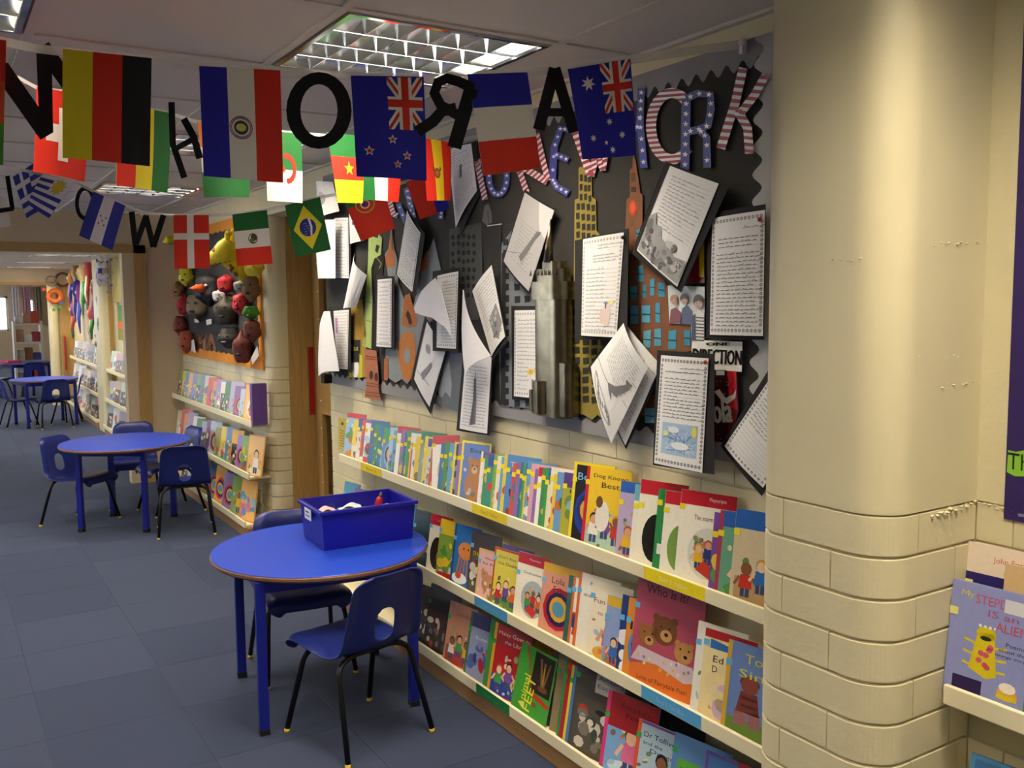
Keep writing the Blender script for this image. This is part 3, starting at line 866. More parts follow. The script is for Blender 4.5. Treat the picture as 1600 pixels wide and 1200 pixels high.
# brown tower with blue windows
OUT = [(989, 243), (993, 250), (995, 264), (999, 290), (1000, 302), (1004, 303), (1004, 352), (1012, 372), (1021, 400), (1030, 420), (1042, 448), (1046, 504), (1081, 507), (1080, 548), (1036, 560), (1036, 640), (1026, 652), (1018, 644), (1008, 652), (988, 640), (985, 560), (983, 480), (983, 362), (977, 360), (979, 312), (984, 308), (984, 266), (988, 262)]
WB = [(994, 359, 1000, 370), (996, 415, 1005, 440), (985, 448, 995, 468), (1004, 445, 1010, 466), (1016, 436, 1023, 461), (1029, 441, 1038, 464), (985, 477, 997, 506), (1003, 477, 1016, 504), (1024, 474, 1031, 504), (1005, 517, 1017, 543), (1022, 514, 1033, 541), (1044, 517, 1057, 545), (1069, 515, 1079, 540), (1008, 638, 1022, 661), (986, 545, 993, 552)]
polys = []
for x0, y0, x1, y1 in WB:
    polys.append(([(x0+rg.uniform(-1, 1), y0+rg.uniform(-1, 1)), (x1, y0+rg.uniform(-2, 1)), (x1+rg.uniform(-1, 1), y1), (x0, y1+rg.uniform(-1, 1))], rg.choice(['#5aa8c4', '#4a9cbc', '#6db6cf', '#3f93b8']), 1))
    polys.append(line_((x0, (y0+y1)/2), (x1, (y0+y1)/2+1), 1.2, '#1d2a2c', 2))
polys += [E_(989, 325, 6, 12, '#d8502e', 1), E_(989, 325, 3.4, 8, '#e0603a', 2), R_(986, 292, 994, 300, '#4a3220', 1), R_(986, 270, 993, 284, '#5d472a', 1), R_(985, 340, 990, 352, '#6f5a38', 1)]
cut('brown_tower_cutout', OUT, '#85573a', polys, 'brown card skyscraper with blue windows and a red heart on the board', 'paper cutout')
# grey block with big dark windows, left of the silver tower
OUT = [(784, 380), (800, 360), (835, 362), (842, 400), (846, 470), (848, 640), (782, 634), (778, 500)]
polys = []
for r_ in range(15):
    for c_ in range(3):
        x, y = 786+c_*17+rg.uniform(-1, 1), 372+r_*18+rg.uniform(-1, 1)
        polys.append(([(x, y), (x+9, y+rg.uniform(-1, 1)), (x+9, y+10), (x+rg.uniform(0, 1), y+11)], '#25262a', 1))
polys.append(([(784, 395), (790, 395), (790, 632), (782, 632)], '#2b2b2e', 2))
cut('grey_block_cutout', OUT, '#7d8389', polys, 'grey painted paper building with dark windows beside the silver tower', 'paper cutout')
# dark block with grey brushed window pattern
OUT = [(702, 358), (752, 348), (756, 420), (748, 500), (704, 500)]
polys = []
for r_ in range(8):
    for c_ in range(5):
        x, y = 706+c_*8+rg.uniform(-1, 1), 366+r_*13+rg.uniform(-2, 2)
        polys.append(E_(x+2, y+3, 2.9, 4.2, '#1c1c1b', 1, 7))
cut('dark_block_cutout', OUT, '#4c4e4b', polys, 'charcoal paper building with smudged black windows below the striped letters', 'paper cutout')
cut('dark_tower_cutout', [(752, 354), (783, 350), (783, 480), (770, 560), (756, 520)], '#2c2c2c', [line_((761, 353), (784, 350), 1.6, '#c9c9c6', 1)], 'plain black paper tower strip between two grey paper buildings', 'paper cutout')
cut('pale_blob_cutout', [(757, 322), (763, 318), (768, 330), (769, 348), (760, 352), (753, 345)], '#6a6a6a', [line_((762, 330), (764, 350), 1, '#333333', 1)], 'small pale grey paper oval on top of the charcoal building', 'paper cutout')
cut('grey_base_cutout', [(690, 555), (704, 548), (722, 552), (724, 645), (690, 636)], '#6f767c', [([(684, 600), (700, 548), (706, 600), (704, 622), (696, 612), (690, 622), (684, 612)], '#a6adb0', 1)], 'grey painted paper base strip near the bottom edge of the board', 'paper cutout')
# bridge: grey towers with orange arches and cables
OUT = [(612, 350), (616, 388), (620, 400), (622, 440), (632, 470), (640, 500), (648, 470), (656, 432), (664, 405), (678, 372), (684, 400), (690, 425), (688, 470), (660, 540), (654, 594), (648, 600), (642, 592), (636, 600), (628, 592), (618, 598), (606, 590), (602, 560), (604, 520), (607, 440), (604, 410), (601, 398), (607, 388)]
OR = '#b26a3a'
polys = [([(610, 365), (615, 385), (617, 415), (604, 418), (602, 402), (608, 388)], OR, 1), ([(664, 398), (669, 390), (668, 420), (652, 428), (658, 410)], OR, 1),
         ([(632, 462), (640, 458), (646, 480), (652, 498), (650, 510), (640, 512), (628, 508), (630, 480)], OR, 1), ([(637, 484), (641, 492), (644, 505), (640, 508), (634, 492)], '#3a2a20', 2),
         ([(630, 520), (645, 518), (650, 540), (648, 570), (640, 596), (630, 592), (622, 560), (622, 536)], '#c07a3e', 1), E_(636, 556, 5, 12, '#8f9a9a', 2, 9), R_(600, 560, 606, 594, OR, 2)]
for k in range(10): polys.append(line_((612+k*.2, 350+k*4), (612, 356+k*4), .8, '#333333', 2))
cut('bridge_cutout', OUT, '#8b9294', polys, 'grey paper bridge with orange painted arches on the display board', 'paper cutout')
# green statue strip with a brown pedestal
OUT = [(576, 368), (590, 372), (592, 366), (597, 372), (595, 398), (585, 404), (580, 420), (582, 470), (580, 545), (566, 540), (571, 470), (575, 410)]
cut('green_statue_cutout', OUT, '#a9bd72', [line_((574, 470), (580, 474), 1, '#5f7040', 1), line_((573, 500), (580, 503), 1, '#5f7040', 1), ([(588, 382), (593, 384), (590, 396), (586, 392)], '#20221a', 1)], 'tall pale green paper statue strip on the left of the board', 'paper cutout')
cut('shadow_gap_strip', [(583, 405), (594, 378), (600, 400), (597, 440), (588, 470), (590, 540), (596, 600), (588, 600), (581, 545), (583, 470)], '#141413', [line_((588, 402), (596, 412), 1, '#a89a3a', 1), line_((596, 412), (592, 420), 1, '#a89a3a', 1)], 'black strip for the shadowed gap and black paper beside the green statue', 'paper cutout', X=BX-.004)  # paints the shadowed gap and the black paper behind the statue as one strip
OUT = [(570, 545), (588, 548), (592, 590), (591, 605), (595, 626), (569, 621), (573, 600), (570, 575)]
polys = [E_(580, 586, 3, 7, '#45281c', 1, 10), E_(588, 589, 3, 7, '#45281c', 1, 10)]+[line_((571, y), (593, y+3), 1, '#6b3a28', 1) for y in (556, 560, 598, 602, 612, 617)]
cut('pedestal_cutout', OUT, '#a96a4e', polys, 'brown paper pedestal hanging below the board edge under the green statue', 'paper cutout', X=BX-.014)
OUT = [(544, 470), (566, 468), (572, 520), (572, 590), (545, 586)]
cut('yellow_card_cutout', OUT, '#a8862f', [R_(545, 531, 563, 552, '#1d1d18', 1), R_(545, 555, 566, 590, '#c9c03a', 1), E_(555, 575, 6, 15, '#f2f0ea', 2, 10), R_(549, 552, 561, 566, '#222222', 3)]+text_('Tax', 547, 548, 13, -9, '#c9b83a', 2), 'yellow and black paper vehicle cutout beside the green statue', 'paper cutout')
o = MB().box((BX-.05, 4.80, 1.105), (BX-.001, 4.855, 1.16)).build('black_clip', 'black_rubber'); bevel(o, .01, 3)
tag(o, 'small black lump fixed to the lower corner of the board by the door', 'clip')

# silver three dimensional tower with a spire
sv = empty('silver_tower', onx(866, 640, BX-.0165)); tag(sv, 'tall silver foil card tower with a pointed spire standing out from the board', 'model tower')
yc, X0 = sv.location.y, sv.location.x
def zpx(py): return onx(866, py, BX-.05).z
def ypx(px, X=BX-.05): return onx(px, 520, X).y
def tower_part(name, px0, px1, py0, py1, d, seg=None):
    ya, yb_ = ypx(px1)-yc, ypx(px0)-yc; z0, z1 = zpx(py1)-sv.location.z, zpx(py0)-sv.location.z
    g = MB(); n = seg or 1
    c = (ya+yb_)/2; hw = (yb_-ya)/2
    def prof(u):  # half polygon section standing off the wall
        a = math.pi*(1-u); c_, s_ = math.cos(a), math.sin(a); q_ = .62
        return hw*math.copysign(abs(c_)**q_, c_), -d*max(0, s_)**q_
    g.grid(lambda u, v: Vector((prof(u)[1], c+prof(u)[0], z0+(z1-z0)*v)), 20, max(2, n))
    g.face([Vector((prof(k/20)[1], c+prof(k/20)[0], z1)) for k in range(21)])
    o = g.build(name, 'silver_paper', sv); o.data.polygons.foreach_set('use_smooth', [len(p.vertices) == 4 for p in o.data.polygons]); return o
tower_part('shaft', 836, 882, 450, 652, .055)
tower_part('crown_band', 833, 886, 440, 468, .068)
tower_part('collar', 839, 879, 420, 446, .055)
tower_part('cap', 846, 873, 408, 424, .045)
tower_part('side_block', 872, 891, 566, 648, .045)
tower_part('side_block', 834, 844, 612, 646, .064)
tower_part('side_block', 842, 860, 596, 648, .076)
g = MB(); z0 = zpx(410)-sv.location.z; z1 = zpx(342)-sv.location.z
g.tube([(-.04, ypx(860)-yc, z0), (-.04, ypx(861)-yc, z0+(z1-z0)*.5), (-.035, ypx(862)-yc, z1)], [.018, .011, .002], 8)
g.build('spire', 'silver_paper', sv, smooth=True)
g = MB()
for k in range(7):
    a = zpx(430+k*0)-sv.location.z
    yy = ypx(840+k*6)-yc
    g.face([(-.062, yy-.008, a), (-.062, yy+.008, a), (-.058, yy, a+.022)])
g.build('crown_points', 'silver_paper', sv)

# posters on the board
cut('red_sign_poster', [(1074, 442), (1082, 388), (1101, 372), (1101, 442)], '#8e1420', [([(1092, 384), (1100, 374), (1100, 433), (1093, 433)], '#f2d21c', 1)], 'red poster with a yellow stroke, half behind tilted lined sheet', 'poster', m='print_gloss')
SK = '#c99f86'
def head(x, y, r, hair, l=3): return [E_(x, y-r*.25, r*1.02, r*1.25, hair, l, 14), E_(x+.3, y+r*.2, r*.8, r*1.05, SK, l+1, 14), ([(x-r*.95, y-r*.5), (x-r*.2, y-r*1.2), (x+r*.9, y-r*.6), (x+r*.6, y-r*.1), (x, y-r*.3), (x-r*.7, y+r*.1)], hair, l+2), E_(x-r*.25, y+r*.2, r*.1, r*.08, '#2b211c', l+2, 6), E_(x+r*.35, y+r*.2, r*.1, r*.08, '#2b211c', l+2, 6), line_((x-r*.25, y+r*.75), (x+r*.3, y+r*.75), r*.12, '#8d4a44', l+2)]
polys = [([(1046, 505), (1048, 484), (1056, 480), (1064, 488), (1066, 505)], '#7c2d34', 1), ([(1062, 506), (1066, 482), (1074, 476), (1082, 486), (1084, 507)], '#3d4768', 1), ([(1080, 532), (1082, 492), (1092, 484), (1100, 490), (1100, 534)], '#e7e2da', 2), ([(1080, 532), (1081, 494), (1086, 490), (1087, 532)], '#2c3050', 3)]
polys += [line_((1087, y), (1100, y+1), 1.6, '#2a2733', 3) for y in range(496, 532, 5)]
polys += head(1053, 469, 6, '#a98a62')+head(1069, 468, 6.5, '#3a2a22')+head(1091, 472, 8, '#35231c')
cut('group_photo', [(1043, 446), (1101, 448), (1101, 534), (1080, 532), (1080, 507), (1046, 505)], '#d9dad8', polys, 'colour photograph of three dark and fair haired singers pinned to the board', 'photograph', X=BX-.010, m='print_gloss')
cut('word_sign', [(1081, 531), (1160, 534), (1159, 581), (1080, 575)], '#f3f3f0', text_('DIRECTION', 1082, 567, 76, -23, '#141414', 1, rot=.05, bold=.9)+text_('ONE', 1104, 540, 36, -5, '#141414', 2, bold=.8), 'white strip with bold black hand lettering above the red drink poster', 'sign', X=BX-.012)
polys = [([(1117, 578), (1134, 578), (1138, 600), (1138, 690), (1117, 690)], '#2a0c10', 1), ([(1136, 580), (1150, 580), (1152, 640), (1140, 636)], '#c41a26', 1), R_(1119, 579, 1132, 586, '#b8c4c2', 2), ([(1116, 612), (1124, 608), (1134, 622), (1146, 616), (1150, 608), (1149, 622), (1136, 632), (1124, 622)], '#f2eeea', 3)]
polys += text_('ola', 1116, 662, 28, -40, '#f2eeea', 3, rot=-.08, bold=1.2)
polys += [E_(rg.uniform(1119, 1150), rg.uniform(590, 688), .9, 1.1, '#e06a70', 2, 6) for _ in range(40)]
cut('drink_poster', [(1114, 577), (1151, 579), (1154, 640), (1142, 692), (1113, 690)], '#7a0f1a', polys, 'dark red cola bottle poster with white script lettering', 'poster', X=BX-.011, m='print_gloss')

# ------------------------------------------------------------------ big letters cut from flag-patterned paper
LTR = 'patterned letters on the board'
def stripes(poly, n, ang, c='#a03a50'):
    """maroon stripes clipped to the letter"""
    xs = [p[0] for p in poly]; ys = [p[1] for p in poly]; cx, cy = sum(xs)/len(xs), sum(ys)/len(ys)
    ca, sa = math.cos(ang), math.sin(ang)
    rot = [((x-cx)*ca+(y-cy)*sa, -(x-cx)*sa+(y-cy)*ca) for x, y in poly]
    lo, hi = min(p[1] for p in rot), max(p[1] for p in rot); out = []
    for t in tris(rot):
        for k in range(n):
            a = lo+(hi-lo)*(k+.25)/n; b = lo+(hi-lo)*(k+.75)/n
            q = clip_strip(t, 1, a, b)
            if len(q) > 2: out.append(([(cx+x*ca-y*sa, cy+x*sa+y*ca) for x, y in q], c, 1))
    return out
def stars(path, r, c='#e9e6ee'): return [star_(x, y, r, c, 1, 5, .4, -math.pi/2+rg.uniform(-.2, .2)) for x, y in path]
def stroke(P, w):
    """ribbon outline of width w round a polyline (px)"""
    L_, R__ = [], []
    for i, p in enumerate(P):
        a = Vector(P[max(i-1, 0)]); b = Vector(P[min(i+1, len(P)-1)]); d = (b-a).normalized(); n = Vector((-d.y, d.x))*w/2
        L_.append((p[0]+n.x, p[1]+n.y)); R__.append((p[0]-n.x, p[1]-n.y))
    return L_+R__[::-1]
def letter(name, strokes_, base, label, deco, X=BX-.009):
    mb = MB(); S = WS(X)
    root = None
    for k, (P, w) in enumerate(strokes_):
        out = stroke(P, w)
        S2 = WS(X-.0005*k)
        mb.prism(out if area2(out) < 0 else out[::-1], S2, -.0012, 0, base)
        if deco[0] == 'stripe': add_print(mb, stripes(out, deco[1][k], deco[2]), S2, flip=True, w0=.0003)
        else:
            n = deco[1][k]; pts = []
            for j in range(n):
                t = (j+.5)/n*(len(P)-1); i = min(int(t), len(P)-2); f = t-i; pts.append((P[i][0]+(P[i+1][0]-P[i][0])*f, P[i][1]+(P[i+1][1]-P[i][1])*f))
            add_print(mb, stars(pts, deco[2]), S2, flip=True, w0=.0003)
    o = mb.build(name, 'print_gloss'); return tag(o, label, 'letter', LTR)
BL, WH = '#33459a', '#e6e2e4'
def arc(cx, cy, rx, ry, a0, a1, n=12): return [(cx+rx*math.cos(rad(a0+(a1-a0)*k/n)), cy+ry*math.sin(rad(a0+(a1-a0)*k/n))) for k in range(n+1)]
letter('paper_letter', [([(1161, 106), (1149, 160), (1126, 232)], 14), ([(1156, 178), (1178, 150), (1196, 118)], 13), ([(1152, 172), (1168, 200), (1171, 240)], 14)], WH, 'red and white striped letter K on the board beside the pillar', ('stripe', (11, 6, 7), .1))
letter('paper_letter', [([(1072, 154), (1070, 265)], 14), ([(1072, 154), (1090, 146), (1110, 148), (1111, 170), (1106, 196), (1090, 203), (1072, 206)], 12), ([(1092, 202), (1104, 215), (1105, 262)], 12)], BL, 'blue starred letter R between two striped letters', ('star', (7, 8, 4), 5), X=BX-.011)
letter('paper_letter', [(arc(1050, 197, 33, 52, -50, -320, 20), 16)], WH, 'red and white striped round letter O tucked behind the blue R', ('stripe', (15,), -.08))
letter('paper_letter', [([(1002, 138), (1000, 190), (1006, 262)], 11), ([(1001, 178), (994, 205)], 7)], BL, 'narrow blue starred letter Y half hidden by a blue flag', ('star', (8, 2), 4.5))
letter('paper_letter', [([(895, 195), (923, 275)], 12), ([(923, 275), (932, 240)], 11), ([(930, 235), (942, 266)], 9), ([(942, 266), (950, 225)], 8)], WH, 'striped letter W showing under the blue flag with the big star', ('stripe', (9, 5, 5, 4), -.4))
letter('paper_letter', [([(893, 205), (876, 200), (866, 230), (863, 280), (870, 292), (888, 302)], 11), ([(866, 240), (888, 250)], 10)], BL, 'blue starred letter E under the black A card', ('star', (12, 3), 3.6))
letter('paper_letter', [([(812, 268), (829, 318)], 9), ([(818, 262), (855, 284)], 11), ([(838, 208), (856, 282)], 9)], WH, 'striped letter N between the tricolour flag and the starred E', ('stripe', (8, 7, 10), -.75))
letter('paper_letter', [(arc(778, 278, 14, 26, -20, 200, 12), 9)], BL, 'dark blue starred U-shaped letter under the tricolour flag', ('star', (9,), 3.2))
letter('paper_letter', [([(752, 250), (732, 276)], 8), ([(745, 252), (758, 312)], 9)], WH, 'narrow striped letter leg at the edge of the tricolour flag', ('stripe', (6, 10), -.75))
letter('paper_letter', [([(634, 294), (640, 318), (642, 345)], 8), ([(636, 292), (648, 340)], 5), ([(622, 318), (634, 348), (646, 350)], 8)], BL, 'blue and white starred letter over the long tilted sheet', ('star', (5, 4, 5), 2.6))
letter('paper_letter', [([(608, 314), (614, 334), (621, 337)], 9)], WH, 'small striped letter end beside the green and red crest flag', ('stripe', (6,), -.6))
letter('paper_letter', [([(676, 330), (690, 330), (688, 342)], 8)], BL, 'small scrap of blue starred letter under the red and yellow flag', ('star', (4,), 2.4))

# ------------------------------------------------------------------ pages of writing, mounted on black card
def quadS(q, X, bulge=(0, 0), lift=0.):
    """q: px corners TL TR BR BL on the plane x=X; u right 0..1, v down 0..1"""
    P = [onx(*p, X) for p in q]
    def S(u, v, w):
        a = P[0].lerp(P[1], u); b = P[3].lerp(P[2], u); p = a.lerp(b, v)
        off = w+bulge[0]*math.sin(math.pi*u)+bulge[1]*math.sin(math.pi*v)+lift*v
        return p+Vector((-off, 0, 0))
    return S
INK = '#3b3b3f'
def writing(x0, y0, x1, y1, n, rnd, ink=INK, rule='#a9a9ad', short=.85, th=.0035, wr=True):
    out = []
    for k in range(n):
        y = y0+(y1-y0)*(k+.8)/n
        out.append(line_((x0, y), (x1, y), .0026, rule, 1))
        if not wr: continue
        x = x0+rnd.uniform(0, .02); end = x0+(x1-x0)*rnd.uniform(short, 1.) if rnd.random() > .12 else x0+(x1-x0)*rnd.uniform(.2, .6)
        h = (y1-y0)/n*.42
        while x < end:
            L = rnd.uniform(.04, .12); m = max(3, int(L/.014)); p = (x, y-h*rnd.random()*.4)
            for j in range(m):
                q = (x+L*(j+1)/m, y-h*(rnd.random() if j % 2 else rnd.uniform(0, .3))*(1.5 if rnd.random() < .15 else 1))
                out.append(line_(p, q, th, ink, 2)); p = q
            x += L+rnd.uniform(.018, .03)
    return out
def penny_border(c='#8c8c90', nx=13, ny=24, m=.055):
    out = []
    for k in range(nx):
        x = m+(1-2*m)*k/(nx-1)
        for y in (m*.75, 1-m*.75): out += [E_(x, y, .026, .015, c, 1, 7), E_(x, y, .011, .006, '#dcdcdc', 2, 5)]
    for k in range(1, ny-1):
        y = m+(1-2*m)*k/(ny-1)
        for x in (m*.75, 1-m*.75): out += [E_(x, y, .026, .015, c, 1, 7), E_(x, y, .011, .006, '#dcdcdc', 2, 5)]
    return out
UNIT = [(0, 0), (1, 0), (1, 1), (0, 1)]
PG = 'mounted pages of pupils\' writing'
def page(card, sheet, polys, label, X=BX-.02, col='#efefee', bulge=(.006, .0), nu=6, nv=1, lift=0., pin=None, extra=()):
    r = None
    if card:
        r = print_obj('writing_page', UNIT, '#1f1f20', [], quadS(card, X+.004, (bulge[0]*.6, bulge[1]*.6), lift), 'print_card', None, .0012, nu, nv, flip=True)
        s = print_obj('sheet', UNIT, col, polys, quadS(sheet, X, bulge, lift), 'print_paper', r, .0008, nu, nv, flip=True)
    else:
        r = s = print_obj('writing_page', UNIT, col, polys, quadS(sheet, X, bulge, lift), 'print_paper', None, .0008, nu, nv, flip=True)
    if pin:
        p = onx(*pin[0], X-.006); g = MB(); g.ball(p, .006, 8, 6, pin[1]); g.build('push_pin', 'print_gloss', r, smooth=True)
    tag(r, label, 'page', PG)
    return r
rd = random.Random(5)
def W(*a, **k): return writing(*a, rnd=rd, **k)
page([(898, 376), (982, 357), (984, 530), (902, 531)], [(911, 374), (975, 363), (967, 527), (912, 524)],
     penny_border('#b8a9a0')+W(.42, .07, .93, .13, 2)+W(.3, .17, .85, .26, 3)+W(.12, .3, .92, .95, 16, short=.55)+[E_(.72, .79, .10, .11, '#e2cfc8', 3), E_(.62, .80, .06, .07, '#dcc8c4', 3), E_(.83, .66, .05, .022, '#efe27a', 3), line_((.70, .66), (.70, .72), .03, '#5a5a66', 3), E_(.7, .67, .06, .012, '#9fb0c8', 3)],
     'penny-bordered writing page with a small pale drawing, hanging beside the gold tower', pin=((973, 371), '#2a2a2a'), X=BX-.045, lift=.01)
page([(1040, 252), (1139, 291), (1064, 457), (987, 396)], [(1047, 259), (1123, 287), (1058, 448), (995, 391)],
     W(.12, .06, .92, .62, 15, short=.3)+[([(.0, .58), (.12, .5), (.2, .62), (.32, .60), (.4, .7), (.6, .72), (.75, .78), (.98, .75), (.98, .98), (.02, .98)], '#a5a5a5', 3)]+[E_(rd.uniform(.08, .92), rd.uniform(.70, .95), rd.uniform(.02, .07), rd.uniform(.015, .05), rd.choice(['#6f6f70', '#8c8c8c', '#c9c9c9', '#5c5c5e']), 4, 7) for _ in range(38)]+[E_(.08, .66, .07, .08, '#77777a', 4, 9)],
     'tilted lined page with a grey city sketch, over the brown tower', X=BX-.04, bulge=(.004, .002))
page([(1106, 334), (1196, 319), (1193, 531), (1103, 529)], [(1113, 341), (1195, 328), (1192, 525), (1109, 523)],
     penny_border('#8f8e90', 14, 26)+W(.62, .09, .95, .13, 1)+W(.15, .17, .9, .27, 3, ink='#202024', th=.005)+W(.12, .30, .93, .93, 19, ink='#202024', th=.0045),
     'large neatly written penny-bordered page next to the pillar', X=BX-.03, pin=((1187, 343), '#c0262c'))
page([(972, 500), (1036, 574), (978, 702), (918, 575)], [(977, 506), (1032, 570), (977, 696), (930, 590)],
     W(.12, .1, .9, .9, 18), 'backing sheet', X=BX-.04, bulge=(.003, .003))
o = [x for x in COL.objects if x.name.startswith('writing_page')][-1]
o['label'] = 'tilted lined page with a curled corner and a flying figure sketch, under the bordered page'
g2 = quadS([(974, 505), (1012, 574), (955, 693), (923, 573)], BX-.062, (.012, .0), 0)
print_obj('curled_sheet', UNIT, '#f0f0ef', W(.16, .08, .9, .55, 13)+[line_((.0, .76), (.75, .6), .008, '#3c3c3e', 3), ([(.45, .66), (.62, .55), (.78, .38), (.74, .34), (.9, .30), (.86, .4), (.70, .62), (.6, .66), (.66, .72), (.55, .70)], '#7c7c7e', 3)]+[line_((.12+.07*k, .88-.03*math.sin(k)), (.19+.07*k, .88-.03*math.sin(k+1)+.05*math.sin(k*.3)), .02, '#8a8a8c', 3) for k in range(10)]+ring_(.5, .9, .36, .07, .02, '#b4b4b6', 3, 14), g2, 'print_paper', o, .0008, 8, 1, flip=True)
page([(1027, 547), (1116, 553), (1120, 741), (1024, 726)], [(1033, 555), (1107, 560), (1101, 738), (1026, 723)],
     penny_border('#77777c', 14, 26)+W(.45, .08, .92, .115, 1, ink='#202024')+W(.12, .12, .92, .15, 1, ink='#202024', th=.0045)+W(.12, .18, .93, .56, 12, ink='#202024', th=.0045)+[R_(.14, .60, .88, .89, '#a9c4e0', 1)]+[line_((rd.uniform(.14, .8), rd.uniform(.6, .88)), (rd.uniform(.2, .88), rd.uniform(.6, .88)), .012, rd.choice(['#86aad6', '#6f97cc', '#c9dcec', '#9dbfe2']), 2) for _ in range(40)]+[E_(.55, .80, .18, .035, '#e9eff4', 4), E_(.4, .66, .12, .03, '#e4ecf2', 4), E_(.82, .66, .05, .05, '#e8e06a', 4), E_(.24, .70, .06, .025, '#e6e49a', 4)],
     'penny-bordered page with a blue crayon picture at its foot', X=BX-.055, bulge=(.004, .0), lift=.01, pin=((1102, 566), '#c8442e'))
page([(1212, 560), (1275, 640), (1190, 775), (1126, 697)], [(1214, 575), (1268, 645), (1192, 762), (1132, 697)],
     penny_border('#88888c', 12, 22)+W(.12, .06, .9, .6, 13, ink='#202024', th=.0045)+W(.12, .62, .9, .92, 7, wr=False), 'tilted bordered page half hidden by the pillar, over the drink poster', X=BX-.03)
page([(820, 296), (868, 326), (826, 461), (785, 409)], [(820, 301), (866, 329), (826, 455), (787, 408)],
     [R_(0, 0, 1, 1, '#b4b4b4', 1), ([(.55, 0), (1, .0), (1, .35), (.8, .3), (.7, .2)], '#d8d8d8', 2)]+W(.2, .3, .75, .85, 12, ink='#6a6a6c', rule='#9c9c9c')+[([(.45, .75), (.62, .5), (.74, .32), (.86, .3), (.76, .42), (.66, .62), (.56, .78)], '#727274', 3), line_((.0, .85), (.7, .62), .008, '#777779', 3)],
     'tilted page with a grey statue sketch just left of the spire', X=BX-.03)
page([(799, 478), (850, 478), (848, 628), (800, 624)], [(804, 485), (852, 484), (850, 623), (803, 619)],
     penny_border('#a8a8aa', 11, 24)+W(.12, .08, .95, .62, 12)+W(.12, .62, .5, .92, 6)+[E_(.62, .70, .07, .03, '#ecc23a', 3), E_(.62, .70, .035, .016, '#e9a52c', 4)]+[line_((.62, .70), (.62+.16*math.cos(a), .70+.06*math.sin(a)), .012, '#e8cf5a', 3) for a in (0, .8, 1.6, 2.4, 3.2, 4, 4.8, 5.6)]+[line_((.66, .78), (.66, .9), .06, '#b9b9b4', 3)],
     'bordered page with a yellow sun drawing, tucked behind the silver tower', X=BX-.012)
page([(745, 447), (769, 410), (793, 534), (769, 563)], [(738, 455), (768, 414), (789, 526), (768, 557)],
     W(.15, .05, .95, .7, 14, ink='#707074')+[([(.45, .6), (.9, .5), (1, .8), (.7, .95), (.5, .85)], '#8e8e90', 3)]+[E_(rd.uniform(.5, .9), rd.uniform(.6, .9), .06, .03, rd.choice(['#6a6a6c', '#b4b4b4']), 4, 7) for _ in range(12)],
     'lined page with a grey sketch and a large white sheet curling off it', X=BX-.05)
o = [x for x in COL.objects if x.name.startswith('writing_page')][-1]
print_obj('curled_sheet', [(0, 0), (.15, 0), (1, .78), (.72, .84), (.5, .92), (.38, 1), (.3, .9), (0, .45)], '#eceaee', [], quadS([(723, 453), (767, 453), (767, 585), (719, 585)], BX-.085, (.03, .0)), 'print_paper', o, .0008, 8, 1, flip=True)
page([(724, 548), (770, 556), (770, 680), (718, 672)], [(728, 552), (768, 558), (766, 677), (723, 669)],
     W(.1, .12, .92, .95, 19, ink='#77777a', rule='#5f5f63')+[([(.46, .3), (.54, .3), (.58, .5), (.62, .9), (.4, .93), (.48, .6)], '#77777c', 3), line_((.5, .22), (.5, .9), .02, '#4c4c50', 4)],
     'narrow lined page with a spire sketch hanging below the board edge', X=BX-.028, lift=.015)
page([(676, 424), (718, 418), (716, 550), (676, 548)], [(683, 431), (716, 424), (712, 545), (682, 543)],
     penny_border('#9a9a9e', 10, 24)+W(.3, .08, .9, .93, 20, ink='#3a3a40'), 'bordered page with a white sheet fanning out to its left', X=BX-.045)
o = [x for x in COL.objects if x.name.startswith('writing_page')][-1]
for dz in (0, .006):
    print_obj('curled_sheet', [(.68, 0), (.8, .2), (.95, .7), (1, 1), (.88, .82), (.6, .66), (.05, .58), (0, .5), (.3, .22)], '#e9e8ec', [], quadS([(647, 434), (706, 434), (706, 528), (647, 528)], BX-.085+dz, (.02, .0)), 'print_paper', o, .0008, 8, 1, flip=True)
page([(664, 494), (700, 542), (673, 648), (643, 592)], [(667, 503), (697, 545), (671, 636), (647, 592)],
     [([(.3, .75), (.5, .55), (.62, .4), (.7, .42), (.6, .6), (.45, .8)], '#8b8b92', 2), E_(.35, .3, .12, .06, '#9a9aa0', 2), line_((.1, .8), (.8, .72), .01, '#77777c', 3)],
     'diamond-tilted pencil drawing by the bridge cutout', X=BX-.025, bulge=(.004, .003))
page([(588, 430), (616, 432), (616, 546), (586, 543)], [(590, 437), (612, 435), (611, 543), (588, 541)],
     penny_border('#a05a62', 10, 22)+W(.2, .08, .85, .95, 15, ink='#3a3a40'), 'narrow white writing page between the green statue and the bridge', X=BX-.03)
page([(636, 322), (664, 366), (650, 462), (618, 428)], [(636, 329), (657, 364), (644, 456), (620, 428)],
     W(.1, .04, .92, .96, 24, ink='#3c3c42', th=.006)+penny_border('#8c8c90', 8, 26), 'long tilted page of dense writing behind the blue starred letter', X=BX-.045)
page([(518, 338), (548, 338), (548, 438), (518, 436)], [(522, 341), (544, 340), (545, 435), (521, 434)],
     penny_border('#9a9aa0', 9, 24)+W(.1, .06, .85, .95, 16, ink='#3a3a40'), 'white bordered page at the door end with a blank sheet folded off it', X=BX-.03)
o = [x for x in COL.objects if x.name.startswith('writing_page')][-1]
print_obj('curled_sheet', UNIT, '#f4f3f4', [], quadS([(490, 345), (524, 343), (524, 435), (497, 435)], BX-.07, (.02, 0)), 'print_paper', o, .0008, 8, 1, flip=True)
page(None, [(545, 325), (566, 322), (568, 376), (547, 381)], W(.1, .05, .9, .95, 12, ink='#55555a')+[E_(.4, .45, .12, .06, '#5a62a8', 3)], 'small writing page peeping out behind the green and red crest flag', X=BX-.03)
